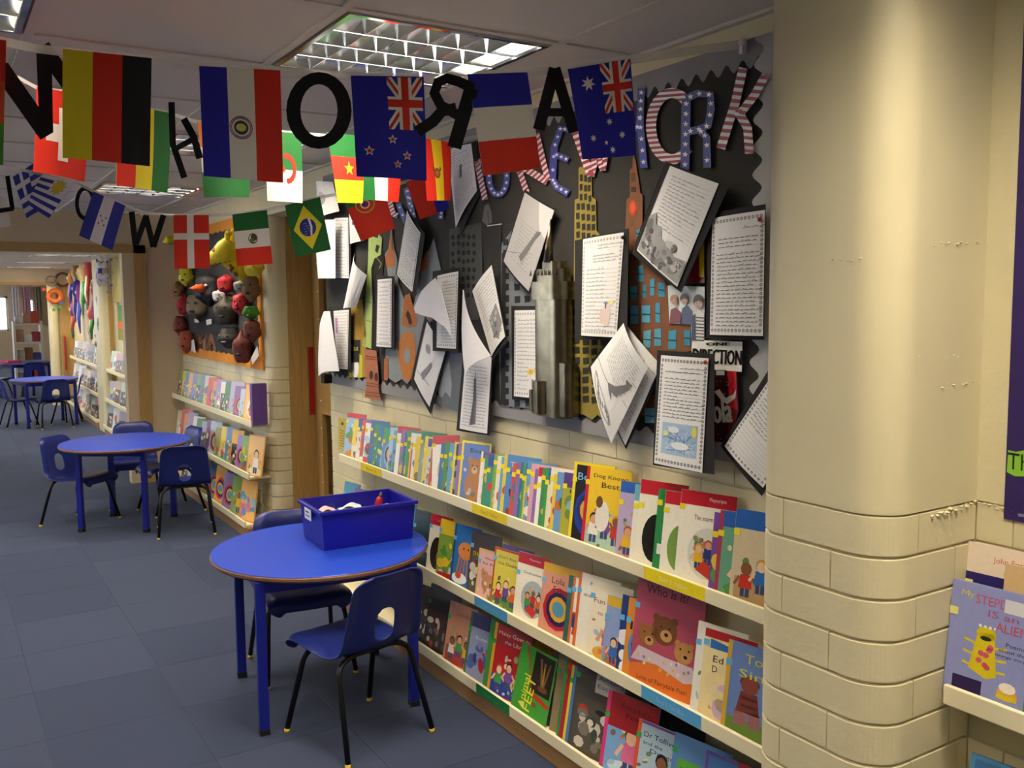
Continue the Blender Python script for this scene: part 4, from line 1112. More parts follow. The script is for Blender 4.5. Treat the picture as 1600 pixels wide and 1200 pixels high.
page([(514, 480), (548, 478), (548, 582), (516, 580)], [(521, 486), (545, 484), (543, 577), (526, 576)],
     penny_border('#9a9aa0', 9, 24)+W(.1, .06, .9, .95, 18, ink='#44444a')+[R_(.12, .12, .32, .38, '#b184b0', 3)], 'bordered page with a purple picture at the lower door end of the board', X=BX-.03)
o = [x for x in COL.objects if x.name.startswith('writing_page')][-1]
print_obj('curled_sheet', [(.55, 0), (.75, .0), (1, .92), (.6, .92), (.1, 1), (0, .75), (.3, .2)], '#f1f0f3', [], quadS([(497, 486), (530, 486), (530, 588), (497, 588)], BX-.08, (.03, 0)), 'print_paper', o, .0008, 8, 1, flip=True)
page(None, [(554, 396), (573, 430), (556, 480), (538, 482)], [], 'folded blank white sheet sticking out beside the green statue', X=BX-.05, bulge=(.03, 0))
page([(700, 232), (744, 220), (752, 300), (720, 368)], [(700, 234), (736, 224), (745, 298), (712, 356)],
     W(.1, .05, .92, .95, 24)+[([(.5, .3), (.6, .3), (.55, .5), (.45, .5)], '#77777a', 3)], 'curved page of writing hanging next to the red and yellow striped flag', X=BX-.012, bulge=(.008, .0), nu=8)
page(None, [(494, 283), (520, 284), (530, 330), (496, 345)], [E_(.5, .5, .2, .2, '#b4b4b2', 2)], 'white page bulging from the top corner of the board by the door', X=BX-.05, bulge=(.03, 0))
# ------------------------------------------------------------------ bunting: three lines of flags and black card letters across the room
def vplane(a, b):
    p = Vector((*a, 2.0)); d = Vector((b[0]-a[0], b[1]-a[1], 0)).normalized(); return p, Vector((d.y, -d.x, 0))
PLN = {1: vplane((.34, 2.12), (1.845, 1.79)), 2: vplane((.31, 2.60), (1.845, 3.15)), 3: vplane((.37, 4.0), (1.845, 3.36))}
def LP(line, x, y, w=0.):
    p, n = PLN[line]; return onplane(x, y, p, n)+n*w          # n points to the side the camera is on
FG = {1: 'flags on the near bunting line', 2: 'flags on the middle bunting line', 3: 'flags on the far bunting line'}
def flag(line, q, base, polys, label, bulge=.008, off=.0, ph=0., group=None):
    P = [LP(line, *p) for p in q]; n = PLN[line][1]
    def S(u, v, w):
        p = P[0].lerp(P[1], u).lerp(P[3].lerp(P[2], u), v)
        return p+n*(off+w+bulge*v*math.sin(ph+math.pi*1.3*u)+bulge*.4*math.sin(math.pi*v))
    o = print_obj('bunting_flag', UNIT, base, polys, S, 'print_flag', None, .0007, 8, 6, flip=True, step=.00035)
    return tag(o, label, 'flag', FG[line])
def vb(cols): n = len(cols); return [R_(i/n, 0, (i+1)/n, 1, c, 1) for i, c in enumerate(cols)]
def hb(cols): n = len(cols); return [R_(0, i/n, 1, (i+1)/n, c, 1) for i, c in enumerate(cols)]
RED, BLU, NAVY, GRN, YEL, WHT, BLK = '#e02a12', '#1414a0', '#1616a8', '#0f6b28', '#e6d21a', '#f1ece4', '#0b0b0c'
def union(u0, v0, u1, v1):
    """canton drawn turned on its side"""
    W_, H_ = u1-u0, v1-v0; out = []
    def L(a, b, t, c, l):
        pa, pb = (u0+a[0]*W_, v0+a[1]*H_), (u0+b[0]*W_, v0+b[1]*H_)
        ls = line_(pa, pb, t, c, l); q = clip_strip(clip_strip(ls[0], 0, u0, u1), 1, v0, v1)
        if len(q) > 2: out.append((q, c, l))
    for a, b in (((-.2, -.2), (1.2, 1.2)), ((1.2, -.2), (-.2, 1.2))): L(a, b, .10, WHT, 2)
    for a, b in (((-.2, -.2), (1.2, 1.2)), ((1.2, -.2), (-.2, 1.2))): L(a, b, .035, RED, 3)
    L((.5, 0), (.5, 1), .19, WHT, 4); L((0, .5), (1, .5), .13, WHT, 4)
    L((.5, 0), (.5, 1), .10, RED, 5); L((0, .5), (1, .5), .075, RED, 5)
    return out
flag(1, [(-70, 52), (10, 63), (4, 258), (-76, 246)], RED, hb([RED, '#e0501a', '#3a9a2c']), 'red, orange and green banded flag hanging next to the black W card')
flag(1, [(98, 76), (237, 91), (234, 259), (98, 247)], RED, vb([YEL, RED, BLK]), 'flag with upright yellow, red and black bands', ph=.4)
flag(1, [(311, 103), (438, 110), (443, 285), (318, 276)], WHT, vb([NAVY, WHT, RED])+ring_(.485, .535, .145, .105, .012, '#b04050', 2)+ring_(.485, .535, .125, .09, .010, '#4a5a9a', 2)+ring_(.485, .535, .09, .064, .028, '#3a4a2a', 3)+[E_(.485, .535, .045, .033, '#e6d840', 4)], 'blue, white and red upright-banded flag with a round crest', ph=1.)
def southern(pts, n, fill, k=.45):
    out = []
    for x, y, r in pts:
        if fill: out += [star_(x, y, r, WHT, 2, n, k, -math.pi/2, 1.4), star_(x, y, r*.62, RED, 3, n, k, -math.pi/2, 1.4)]
        else: out.append(star_(x, y, r, WHT, 2, n, k, -math.pi/2, 1.4))
    return out
flag(1, [(548, 118), (662, 120), (668, 282), (557, 276)], NAVY, union(.48, .01, .97, .52)+southern([(.19, .74, .055), (.52, .62, .05), (.72, .77, .05), (.58, .86, .045)], 5, True), 'dark blue flag with red-centred stars and a crossed canton', ph=.2)
flag(1, [(730, 116), (824, 113), (846, 262), (754, 275)], WHT, hb([NAVY, WHT, RED]), 'blue, white and red level-banded flag with plain bands', ph=.8)
flag(1, [(887, 108), (985, 92), (996, 242), (908, 250)], NAVY, union(.50, .0, .98, .53)+southern([(.28, .19, .085)], 7, False)+southern([(.56, .62, .042), (.24, .78, .042), (.77, .77, .042), (.58, .92, .042)], 7, False)+southern([(.47, .84, .028)], 5, False), 'dark blue flag with white stars only, hanging nearest the pillar', ph=1.4)
flag(2, [(57, 136), (142, 150), (134, 284), (52, 268)], RED, [R_(.41, .2, .61, .82, WHT, 1), R_(.18, .40, .84, .61, WHT, 1)], 'red flag with a white cross, partly behind the yellow, red and black flag')
flag(2, [(184, 160), (268, 177), (264, 301), (180, 290)], YEL, vb([RED, YEL, GRN]), 'red, yellow and green upright-banded flag behind the first tricolour', ph=.6)
flag(2, [(308, 190), (391, 203), (391, 308), (319, 308)], GRN, hb(['#e8822a', WHT, GRN]), 'green-ended flag almost wholly behind the crest flag')
flag(2, [(410, 203), (470, 209), (475, 317), (417, 314)], WHT, [R_(0, 0, 1, .54, GRN, 1), R_(0, .54, 1, 1, WHT, 1)]+[E_(.55+.22*math.cos(a), .52+.18*math.sin(a), .06, .045, RED, 2, 7) for a in [rad(k*18-95) for k in range(11)]]+[star_(.45, .54, .07, RED, 2)], 'green over white flag with a red crescent', ph=.3)
flag(2, [(510, 206), (568, 213), (569, 317), (525, 317)], RED, hb([GRN, RED, YEL])+[star_(.52, .5, .11, YEL, 2, 5, .4, -math.pi/2, 1.6)], 'green, red and yellow flag with a yellow star', ph=1.)
flag(2, [(562, 226), (634, 232), (631, 315), (569, 311)], WHT, vb([GRN, WHT, RED]), 'green, white and red flag without a crest below the red-starred blue flag', off=-.02)
flag(2, [(657, 215), (704, 222), (706, 313), (667, 314)], RED, vb([RED, '#e8c21a', RED])+[E_(.42, .55, .12, .09, '#8a4a2a', 2, 9), E_(.42, .55, .07, .05, '#b06a3a', 3, 7), E_(.3, .48, .03, .04, '#5c3a20', 3, 6), E_(.54, .48, .03, .04, '#5c3a20', 3, 6)], 'red and yellow striped flag with a small crest')
B3 = '#2e37a4'
flag(3, [(-30, 290), (10, 312), (14, 352), (-28, 364)], WHT, [], 'plain pale flag at the end of the far line', off=-.01)
flag(3, [(18, 276), (60, 248), (74, 322), (40, 341)], '#e9e6ee', [R_(0, k/9, 1, (k+1)/9, B3, 1) for k in (0, 2, 4, 6, 8)]+[R_(.0, .0, .55, .55, B3, 2), R_(.22, 0, .33, .55, '#e9e6ee', 3), R_(0, .22, .55, .33, '#e9e6ee', 3)], 'blue and white striped flag with a white cross canton, tilted', off=-.012)
flag(3, [(66, 272), (116, 284), (76, 341), (42, 318)], '#ece9f0', [([(0, .1+.2*k), (1, .1+.2*k), (1, .2+.2*k), (0, .2+.2*k)], B3, 1) for k in range(5)]+[R_(.45, 0, 1, .5, '#ece9f0', 2), E_(.68, .24, .16, .17, '#d9c232', 3)]+[star_(.68, .24, .24, '#d9c232', 3, 10, .6)], 'white and blue striped flag with a yellow sun, folded over its neighbour')
flag(3, [(146, 299), (196, 321), (175, 391), (124, 368)], WHT, vb([B3, '#ece8ee', B3])+[star_(x, y, .035, '#3a3f70', 2) for x, y in ((.42, .42), (.58, .42), (.5, .5), (.42, .58), (.58, .58))], 'blue, white and blue flag with five tiny stars', ph=.5)
flag(3, [(271, 336), (326, 336), (328, 419), (273, 420)], RED, [R_(.38, 0, .57, 1, WHT, 1), R_(0, .34, 1, .46, WHT, 1)], 'red flag with a narrow white upright and level cross', ph=.3)
flag(3, [(363, 335), (417, 328), (426, 412), (371, 416)], WHT, hb([GRN, WHT, RED])+ring_(.52, .5, .13, .10, .022, '#4a5a38', 2, 14)+[E_(.55, .48, .09, .07, '#4c4028', 3, 9), E_(.48, .54, .07, .05, '#6a7a48', 4, 8)], 'green, white and red flag with a dark eagle crest', ph=.9)
flag(3, [(445, 321), (500, 308), (517, 390), (462, 402)], GRN, [([(.5, .08), (.9, .5), (.5, .92), (.1, .5)], '#ecdc1e', 1), E_(.5, .5, .23, .17, '#1c2a8c', 2, 20), ([(.54, .34), (.60, .34), (.63, .5), (.58, .66), (.53, .66), (.57, .5)], WHT, 3)]+[E_(.4+.04*(k % 4), .42+.05*(k % 5), .008, .006, WHT, 3, 5) for k in range(14)], 'green flag with a yellow diamond and blue disc', ph=1.2)
flag(3, [(538, 316), (600, 296), (617, 357), (564, 377)], RED, [R_(0, 0, 1, .17, GRN, 1)]+ring_(.45, .2, .25, .22, .04, '#c0a82c', 2, 18)+[E_(.45, .2, .12, .11, '#e6e0da', 3), E_(.45, .2, .09, .08, '#a8242a', 4), E_(.45, .2, .05, .05, '#2a3a7a', 5)], 'red flag with a gold ringed crest on a green edge, tilted')
flag(3, [(634, 284), (690, 268), (702, 326), (656, 343)], RED, [R_(.58, 0, 1, 1, NAVY, 1)], 'red and navy flag under the red and yellow striped flag')
# black card letters
def card_letter(line, parts, label, holes=None, off=.004):
    mb = MB(); n = PLN[line][1]
    for k, out in enumerate(parts):
        if area2(out) > 0: out = out[::-1]
        mb.prism(out, lambda u, v, w, k=k: LP(line, u, v, off+w+k*.0004), -.0015, 0, '#101012')
    o = mb.build('card_letter', 'print_card'); return tag(o, label, 'letter', 'black card letters on the bunting')
def ringparts(cx, cy, rx, ry, ix, iy, n=24):
    out = []
    for k in range(n):
        a, b = 2*math.pi*k/n, 2*math.pi*(k+1)/n
        out.append([(cx+rx*math.cos(a), cy+ry*math.sin(a)), (cx+rx*math.cos(b), cy+ry*math.sin(b)), (cx+ix*math.cos(b), cy+iy*math.sin(b)), (cx+ix*math.cos(a), cy+iy*math.sin(a))])
    return out
card_letter(1, [[(55, 75), (75, 63), (99, 97), (97, 137), (80, 113), (82, 205), (62, 217), (-8, 118), (-60, 200), (-74, 190), (-20, 96), (11, 96), (59, 165)]], 'black card letter W hanging beside the yellow, red and black flag', off=-.012)
card_letter(1, [stroke([(268, 160), (270, 225), (288, 278)], 10), stroke([(272, 234), (305, 216)], 9), stroke([(287, 186), (303, 215), (312, 248)], 11)], 'twisted black card letter H between the two upright tricolours')
def ring_card(line, a, label, off=.004):
    mb = MB()
    for q in ringparts(*a):
        if area2(q) > 0: q = q[::-1]
        mb.prism(q, lambda u, v, w: LP(line, u, v, off+w), -.0015, 0, '#101012')
    o = mb.build('card_letter', 'print_card', fixn=True); tag(o, label, 'letter', 'black card letters on the bunting')
ring_card(1, (498, 173, 51, 60, 29, 41), 'large round black card letter O under the louvred light')
card_letter(1, [stroke([(736, 138), (709, 231)], 22), stroke([(740, 139), (716, 128), (698, 123), (684, 129), (678, 146), (688, 165), (714, 180)], 16), stroke([(712, 170), (690, 174), (676, 190), (652, 206)], 18)], 'black card letter R turned back to front')
card_letter(1, [stroke([(866, 107), (841, 203)], 18), stroke([(866, 107), (896, 207)], 17), stroke([(850, 176), (888, 176)], 13)], 'black card letter A between the two blue flags by the pillar')
card_letter(3, [stroke([(12, 275), (20, 327)], 7), stroke([(22, 326), (-4, 330)], 7)], 'thin black card letter J on the far bunting line')
ring_card(3, (131, 317, 16, 27, 10, 20), 'small round black card letter O beside the five-star flag', off=-.016)
card_letter(3, [stroke([(206, 331), (212, 384)], 9), stroke([(212, 384), (229, 337)], 9), stroke([(228, 337), (240, 386)], 9), stroke([(240, 386), (256, 336)], 9)], 'small black card letter W next to the red flag with the white cross')
# the ribbons the flags hang from
def ribbon(line, P, h0, h1, label, off=-.003):
    mb = MB(); n = len(P)
    rows = [(LP(line, x, y-h0, off), LP(line, x, y+h1, off)) for x, y in P]
    for (a, b), (c, d) in zip(rows, rows[1:]):
        mb.face([a, b, d, c]); e = PLN[line][1]*-.001; mb.face([c+e, d+e, b+e, a+e])
        mb.face([a, c, c+e, a+e]); mb.face([b+e, d+e, d, b])
    o = mb.build('bunting_ribbon', 'ribbon'); return tag(o, label, 'ribbon')
r1 = ribbon(1, [(-90, 50), (0, 62), (55, 74), (98, 79), (170, 87), (237, 93), (311, 102), (380, 107), (438, 111), (500, 114), (548, 118), (662, 121), (730, 117), (824, 112), (887, 104), (985, 92), (1080, 78), (1155, 68)], 6, 8, 'white plastic ribbon carrying the near row of flags to the board')
mb = MB(); p = onx(1160, 66, BX-.012); mb.ball(p, .012, 10, 6); mb.box(p+Vector((-.006, -.006, -.03)), p+Vector((.012, .006, 0))); mb.build('wall_hook', 'white_metal', r1)
ribbon(2, [(-40, 104), (30, 121), (57, 136), (142, 150), (184, 160), (268, 177), (308, 190), (391, 203), (410, 203), (470, 209), (510, 212), (568, 216), (634, 226), (704, 222), (752, 212)], 3, 3, 'white ribbon carrying the middle row of flags')
ribbon(3, [(-60, 230), (18, 262), (66, 272), (116, 284), (146, 299), (196, 321), (230, 333), (271, 336), (326, 336), (363, 335), (417, 328), (445, 321), (500, 308), (545, 300), (600, 294), (634, 284), (690, 266), (698, 263)], 2.5, 2.5, 'white ribbon carrying the far row of flags')
# ------------------------------------------------------------------ books
for a in ((568, 600, 0, '#ecd21c', 'Band 3', '#8f8426', 'yellow band label on the top shelf edge, at the door end'),
          (739, 793, 0, '#f0d818', 'Band 3: Yellow', '#a89a2c', 'yellow band label in the middle of the top shelf edge'),
          (1006, 1102, 0, '#f2dc18', 'Band 3: Yellow', '#fff6b0', 'yellow band label on the top shelf edge, by the pillar'),
          (741, 792, 1, '#4f9ed2', 'Band 4: Blue', '#79b2dc', 'pale blue band label in the middle of the middle shelf edge'),
          (1003, 1098, 1, '#5aa9dc', 'Band 4: Pale Blue', '#8fc4ea', 'pale blue band label on the middle shelf edge, by the pillar'),
          (742, 794, 2, '#1c7f3c', 'Band 5: Green', '#58a870', 'green band label on the bottom shelf edge')): shelf_label(*a)
HAIR = ['#2b1c14', '#5a3418', '#8a5a24', '#d0a030', '#1a1a1c', '#b0562a']
SKIN = ['#e6b896', '#d9a27c', '#8a5a3c', '#f0c8a8']
TOPS = ['#c8342c', '#2f6fb8', '#3f9a4a', '#e0b420', '#e8e4dc', '#7a4a9a', '#d86a2a', '#2a3a78', '#d46a94']
def kid(x, y, s, rn, l=2):
    t, sk, hr = rn.choice(TOPS), rn.choice(SKIN), rn.choice(HAIR)
    return [([(x-.30*s, y), (x+.30*s, y), (x+.24*s, y+.55*s), (x-.24*s, y+.55*s)], t, l), R_(x-.2*s, y-.35*s, x-.02*s, y, '#3a4a78', l), R_(x+.02*s, y-.35*s, x+.2*s, y, '#3a4a78', l),
            E_(x, y+.78*s, .25*s, .27*s, hr, l+1, 10), E_(x, y+.72*s, .2*s, .22*s, sk, l+2, 10), line_((x-.28*s, y+.45*s), (x-.5*s, y+.1*s), .12*s, sk, l+1), line_((x+.28*s, y+.45*s), (x+.48*s, y+.2*s), .12*s, sk, l+1)]
def art(kind, w, h, rn, c):
    out = art_(kind, w, h, rn, c)
    if kind in ('kids', 'one', 'oval', 'bear', 'animal'):
        lim = dict(oval=(.34, .78, .16, .56)).get(kind, (.1, .92, .04, .6))
        out = [E_(rn.uniform(lim[0], lim[1])*w, rn.uniform(lim[2], lim[3])*h, rn.uniform(.03, .09)*w, rn.uniform(.015, .05)*h, rn.choice(['#c8a86a', '#8aa86a', '#a8c0d0', '#c87a6a', '#e0d0a0', '#6a8a5a', '#d8c8b8', '#7a6a5a']), 1.5, 8, rot=rn.uniform(0, 3)) for _ in range(14)]+out
    return out
def art_(kind, w, h, rn, c):
    if kind == 'kids':
        out = [R_(.06*w, .02*h, .96*w, .30*h, c or '#7fae5a', 1)]
        for k in range(3): out += kid(w*(.25+.25*k), h*(.18+.06*(k % 2)), .26*h, rn, 2+3*(k % 2))
        return out
    if kind == 'one': return [E_(.55*w, .12*h, .4*w, .10*h, c or '#7fae5a', 1)]+kid(.55*w, .22*h, .42*h, rn)
    if kind == 'oval':
        out = [E_(.56*w, .36*h, .36*w, .27*h, c or '#a8c2a0', 1, 22)]
        for k in range(3): out += kid(w*(.40+.17*k), h*(.26+.05*(k % 2)), .19*h, rn, 2+3*(k % 2))
        return out+[([(.36*w, .18*h), (.62*w, .10*h), (.72*w, .2*h), (.5*w, .28*h)], '#c83a28', 9)]
    if kind == 'halfoval': return [E_(.40*w, .36*h, .28*w, .27*h, c or '#17130f', 1, 22), E_(.5*w, .3*h, .1*w, .1*h, '#8a6a3a', 2, 9)]
    if kind == 'blobs':
        pal = c or ['#3f8a4a', '#c8b432', '#c84a32', '#3a6ab0', '#e6e0d0']
        return [E_(rn.uniform(.12, .9)*w, rn.uniform(.08, .62)*h, rn.uniform(.05, .18)*w, rn.uniform(.04, .13)*h, rn.choice(pal), 1+k % 5, 9, rot=rn.uniform(0, 3)) for k in range(16)]
    if kind == 'bear':
        b = c or '#b0783c'
        return [E_(.5*w, .28*h, .3*w, .26*h, b, 1, 16), E_(.5*w, .58*h, .22*w, .15*h, b, 2, 14), E_(.32*w, .70*h, .08*w, .05*h, b, 2, 9), E_(.68*w, .70*h, .08*w, .05*h, b, 2, 9), E_(.5*w, .54*h, .1*w, .06*h, '#d8b078', 3, 10), E_(.42*w, .61*h, .025*w, .016*h, '#1a120c', 4, 6), E_(.58*w, .61*h, .025*w, .016*h, '#1a120c', 4, 6), E_(.5*w, .56*h, .035*w, .02*h, '#1a120c', 4, 6)]
    if kind == 'animal':
        b = c or '#e0a0a0'
        return [E_(.52*w, .36*h, .30*w, .17*h, b, 1, 14, rot=.3), E_(.34*w, .50*h, .16*w, .10*h, b, 2, 12), R_(.34*w, .14*h, .42*w, .3*h, b, 1), R_(.62*w, .14*h, .70*w, .3*h, b, 1), E_(.30*w, .53*h, .02*w, .014*h, '#1a120c', 3, 6), E_(.24*w, .60*h, .05*w, .04*h, b, 2, 7)]
    if kind == 'photo':
        return [R_(.06*w, .04*h, .94*w, .62*h, c or '#4a4640', 1)]+[E_(rn.uniform(.12, .86)*w, rn.uniform(.08, .55)*h, rn.uniform(.04, .12)*w, rn.uniform(.03, .08)*h, rn.choice(['#26221e', '#7a7268', '#a83a24', '#c9c2b4', '#3a4a3a', '#e0d6c4']), 2+k % 3, 7) for k in range(18)]
    if kind == 'octopus':
        out = [E_(.5*w, .6*h, .3*w, .14*h, '#d88a4a', 1, 14), E_(.42*w, .63*h, .03*w, .02*h, '#2a1a10', 2, 6), E_(.6*w, .63*h, .03*w, .02*h, '#2a1a10', 2, 6)]
        out += [line_(((.3+.1*k)*w, .5*h), ((.22+.13*k)*w, .2*h), .05*w, '#cf7a3c', 1) for k in range(5)]
        return out+[E_(.35*w, .15*h, .3*w, .09*h, '#e8eef2', 2, 12), E_(.3*w, .2*h, .12*w, .06*h, '#c84a2a', 3, 9)]
    if kind == 'feet':
        return [R_(.42*w, .38*h, .97*w, .97*h, '#2b211a', 1), line_((.6*w, .9*h), (.72*w, .5*h), .05*w, '#8a6a32', 2), line_((.72*w, .86*h), (.74*w, .5*h), .04*w, '#b08a40', 2), line_((.86*w, .88*h), (.76*w, .5*h), .04*w, '#8a6a32', 2), E_(.75*w, .48*h, .14*w, .05*h, '#6a4a24', 2, 9), ([(.0, 1*h), (.16*w, 1*h), (.52*w, .3*h), (.98*w, .24*h), (.98*w, .3*h), (.5*w, .38*h), (.2*w, 1*h)], '#c0271f', 3), E_(.6*w, .2*h, .08*w, .04*h, '#7a5a3a', 2, 8), E_(.3*w, .12*h, .07*w, .04*h, '#e0d8c0', 2, 8)]
    if kind == 'bears3':
        out = [([(0, .0), (w, .0), (w, .22*h), (.6*w, .27*h), (.3*w, .24*h), (0, .18*h)], '#d8712a', 1), ([(.0, .22*h), (.1*w, .36*h), (.5*w, .33*h), (.9*w, .32*h), (w, .2*h), (.8*w, .16*h), (.4*w, .24*h)], '#cbb8c4', 2)]
        out += [star_(rn.uniform(.1, .9)*w, rn.uniform(.18, .32)*h, .03*w, rn.choice(['#d8b83a', '#8a6aa8', '#e6d6a0']), 3) for _ in range(16)]
        for x, y, s, b in ((.46, .56, 1.1, '#7a4a26'), (.22, .47, .85, '#96622e'), (.76, .42, .8, '#b88648')):
            out += [E_(x*w, y*h, .17*w*s, .12*h*s, b, 4, 16), E_((x-.12*s)*w, (y+.095*s)*h, .05*w*s, .035*h*s, b, 4, 9), E_((x+.12*s)*w, (y+.095*s)*h, .05*w*s, .035*h*s, b, 4, 9), E_((x+.03)*w, (y-.04)*h, .08*w*s, .05*h*s, '#c09058', 5, 10), E_((x+.03)*w, (y-.03)*h, .03*w, .018*h, '#1f130c', 6, 7), E_((x-.05)*w, (y+.03)*h, .015*w, .01*h, '#1f130c', 6, 6), E_((x+.07)*w, (y+.03)*h, .015*w, .01*h, '#1f130c', 6, 6)]
        return out
    if kind == 'girl':
        return [R_(0, 0, w, .2*h, '#6a8a3a', 1), ([(.22*w, .28*h), (.62*w, .28*h), (.56*w, .50*h), (.28*w, .50*h)], '#7a3a34', 2), ([(.2*w, .14*h), (.4*w, .14*h), (.42*w, .3*h), (.2*w, .3*h)], '#a06a6a', 2), ([(.46*w, .14*h), (.64*w, .14*h), (.64*w, .3*h), (.44*w, .3*h)], '#a06a6a', 2), E_(.42*w, .58*h, .15*w, .10*h, '#8a4a3a', 3, 12), E_(.42*w, .60*h, .17*w, .07*h, '#5a2a22', 2, 12), R_(.3*w, .34*h, .56*w, .37*h, '#5a2622', 3), R_(.3*w, .42*h, .56*w, .45*h, '#5a2622', 3)]
    if kind == 'penguin': return [E_(.55*w, .32*h, .14*w, .2*h, '#2a2c30', 1, 12), E_(.58*w, .28*h, .09*w, .15*h, '#e8e8e4', 2, 12), E_(.55*w, .54*h, .09*w, .06*h, '#2a2c30', 2, 10), R_(.5*w, .2*h, .72*w, .7*h, '#c4d4a8', 0)]
    if kind == 'alien':
        b = '#dcc81e'
        out = [([(.28*w, .28*h), (.36*w, .60*h), (.56*w, .62*h), (.62*w, .26*h), (.5*w, .22*h)], b, 2), E_(.46*w, .60*h, .12*w, .06*h, b, 2, 12), E_(.46*w, .56*h, .07*w, .02*h, '#2a2a18', 3, 9)]
        out += [line_((.34*w, (.3+.1*k)*h), (.2*w, (.32+.1*k)*h), .03*w, b, 2) for k in range(3)]+[line_((.58*w, (.3+.1*k)*h), (.72*w, (.31+.1*k)*h), .03*w, b, 2) for k in range(3)]
        out += [E_(rn.uniform(.36, .54)*w, rn.uniform(.28, .5)*h, .04*w, .025*h, '#d85a78', 4, 8) for _ in range(7)]+[E_((.38+.06*k)*w, .66*h, .02*w, .014*h, '#f0f0e6', 3, 7) for k in range(4)]
        out += [E_(.76*w, .15*h, .12*w, .06*h, '#e0a83a', 2, 10), E_(.76*w, .20*h, .1*w, .045*h, '#f0e8d8', 3, 10), R_(.64*w, .10*h, .88*w, .14*h, '#d8c41e', 3), R_(.10*w, .06*h, .46*w, .19*h, '#2a1a52', 2)]
        return out
    if kind == 'face':
        return [R_(0, 0, w, .8*h, '#2c2268', 1), line_((0, .5*h), (.5*w, .0), .05*w, '#4a3a78', 2), E_(.74*w, .42*h, .26*w, .34*h, '#1c1610', 3, 14), E_(.80*w, .36*h, .22*w, .30*h, '#d8cc2a', 4, 14), E_(.66*w, .5*h, .05*w, .07*h, '#c8b828', 5, 8), line_((.8*w, .62*h), (.98*w, .7*h), .04*w, '#1c1610', 5)]
    if kind == 'swirl': return [E_(.5*w, .4*h, (.42-.09*k)*w, (.3-.06*k)*h, [c or '#c83a6a', '#2a2a5a', '#e0a83a', '#5a9ab8'][k % 4], 1+k, 12, rot=.4*k) for k in range(4)]
    return []
_PG = {}
def pages_mesh(w, h, t):
    k = (round(w, 3), round(h, 3), round(t, 4))
    if k not in _PG: _PG[k] = MB().box((.002, .002, -t+.0008), (w-.002, h-.002, -.0008)).mesh('pages', 'pages')
    return _PG[k]
COUNT = 0
def book(loc, w, h, t, bg, label, group, yaw=15., tilt=10., roll=0., band=None, title=None, artk=None, artc=None, border=None, spine=None, sticker=None, extra=None, simple=False, seed=None):
    """local axes: u to the right along the shelf, v up the cover, w out of the cover"""
    global COUNT
    COUNT += 1
    rn = random.Random(seed if seed is not None else COUNT*7+1)
    mb = MB(); sp = spine or bg
    c = .0007
    mb.box((0, 0, -c), (w, h, 0), bg); mb.box((0, 0, -t), (w, h, -t+c), bg); mb.box((-.0008, 0, -t), (.0006, h, 0), sp)
    pol = []
    if border: pol += [R_(0, 0, w, h, border, .4), R_(.05*w, .035*h, .95*w, .965*h, bg, .8)]
    if artk: pol += art(artk, w, h, rn, artc)
    if band: pol += [R_(0, h*(1-band[1]), w, h, band[0], 9)]
    if spine: pol += [R_(0, 0, .07*w, h, spine, 9.5)]
    for tx in (title or []):
        s, x, y, ww, hh, tc = tx[:6]; pol += text_(s, x*w, y*h, ww*w, hh*h, tc, 10.5, rot=tx[6] if len(tx) > 6 else 0.)
    for e in (extra or []): pol.append(e)
    pol = [(p, cc, min(l, 12)) for p, cc, l in pol]
    # keep the print inside the cover
    cl = []
    for p, cc, l in pol:
        for q in ([p] if len(p) < 5 else [p]):
            if all(-1e-6 <= x <= w+1e-6 and -1e-6 <= y <= h+1e-6 for x, y in q): cl.append((q, cc, l)); continue
            for t3 in tris(q):
                r_ = clip_strip(clip_strip(t3, 0, 0, w), 1, 0, h) if True else t3
                if len(r_) > 2: cl.append((r_, cc, l))
    add_print(mb, cl, lambda u, v, ww: Vector((u, v, ww)), step=.00004, w0=.00004)
    o = mb.build('picture_book', 'print_gloss')
    tag(o, label, 'book', group)
    if not simple: link('pages', pages_mesh(w, h, t), o)
    if sticker and not simple:
        sy = rn.uniform(.66, .82)*h; s = .016
        g = MB().box((-.002, sy, -.001), (s, sy+s, .0008), sticker); g.build('sticker', 'print_paper', o)
    ux = Vector((0, -1, 0)); uy = Vector((0, 0, 1)); uz = Vector((-1, 0, 0))
    B = Matrix((ux, uy, uz)).transposed()
    Rm = Matrix.Rotation(rad(yaw), 3, 'Z') @ B @ Matrix.Rotation(rad(-tilt), 3, 'X') @ Matrix.Rotation(rad(roll), 3, 'Z')
    zl = min((Rm @ Vector((a, b, c_))).z for a in (0, w) for b in (0, h) for c_ in (0, -t))      # the lowest corner stands on the board
    mw = Rm.to_4x4(); mw.translation = Vector(loc)-Vector((0, 0, zl)); o.matrix_world = mw
    return o
YS, BS, GS = '#ecd81e', '#5fb0e0', '#2a9a48'
def shelf_pos(k, px, dz=0., dx=0.):
    lx, z = SH[k]
    p = onx(px, 900, lx+.014+dx)
    return Vector((lx+.016+dx, p.y, z-.024+dz))
RB = '#c2182c'
def pt(c='#3a3a44'): return [('Title', .2, .72, .5, .04, c)]
G1, G2, G3 = 'books on the top shelf under the display board', 'books on the middle shelf under the display board', 'books on the bottom shelf under the display board'
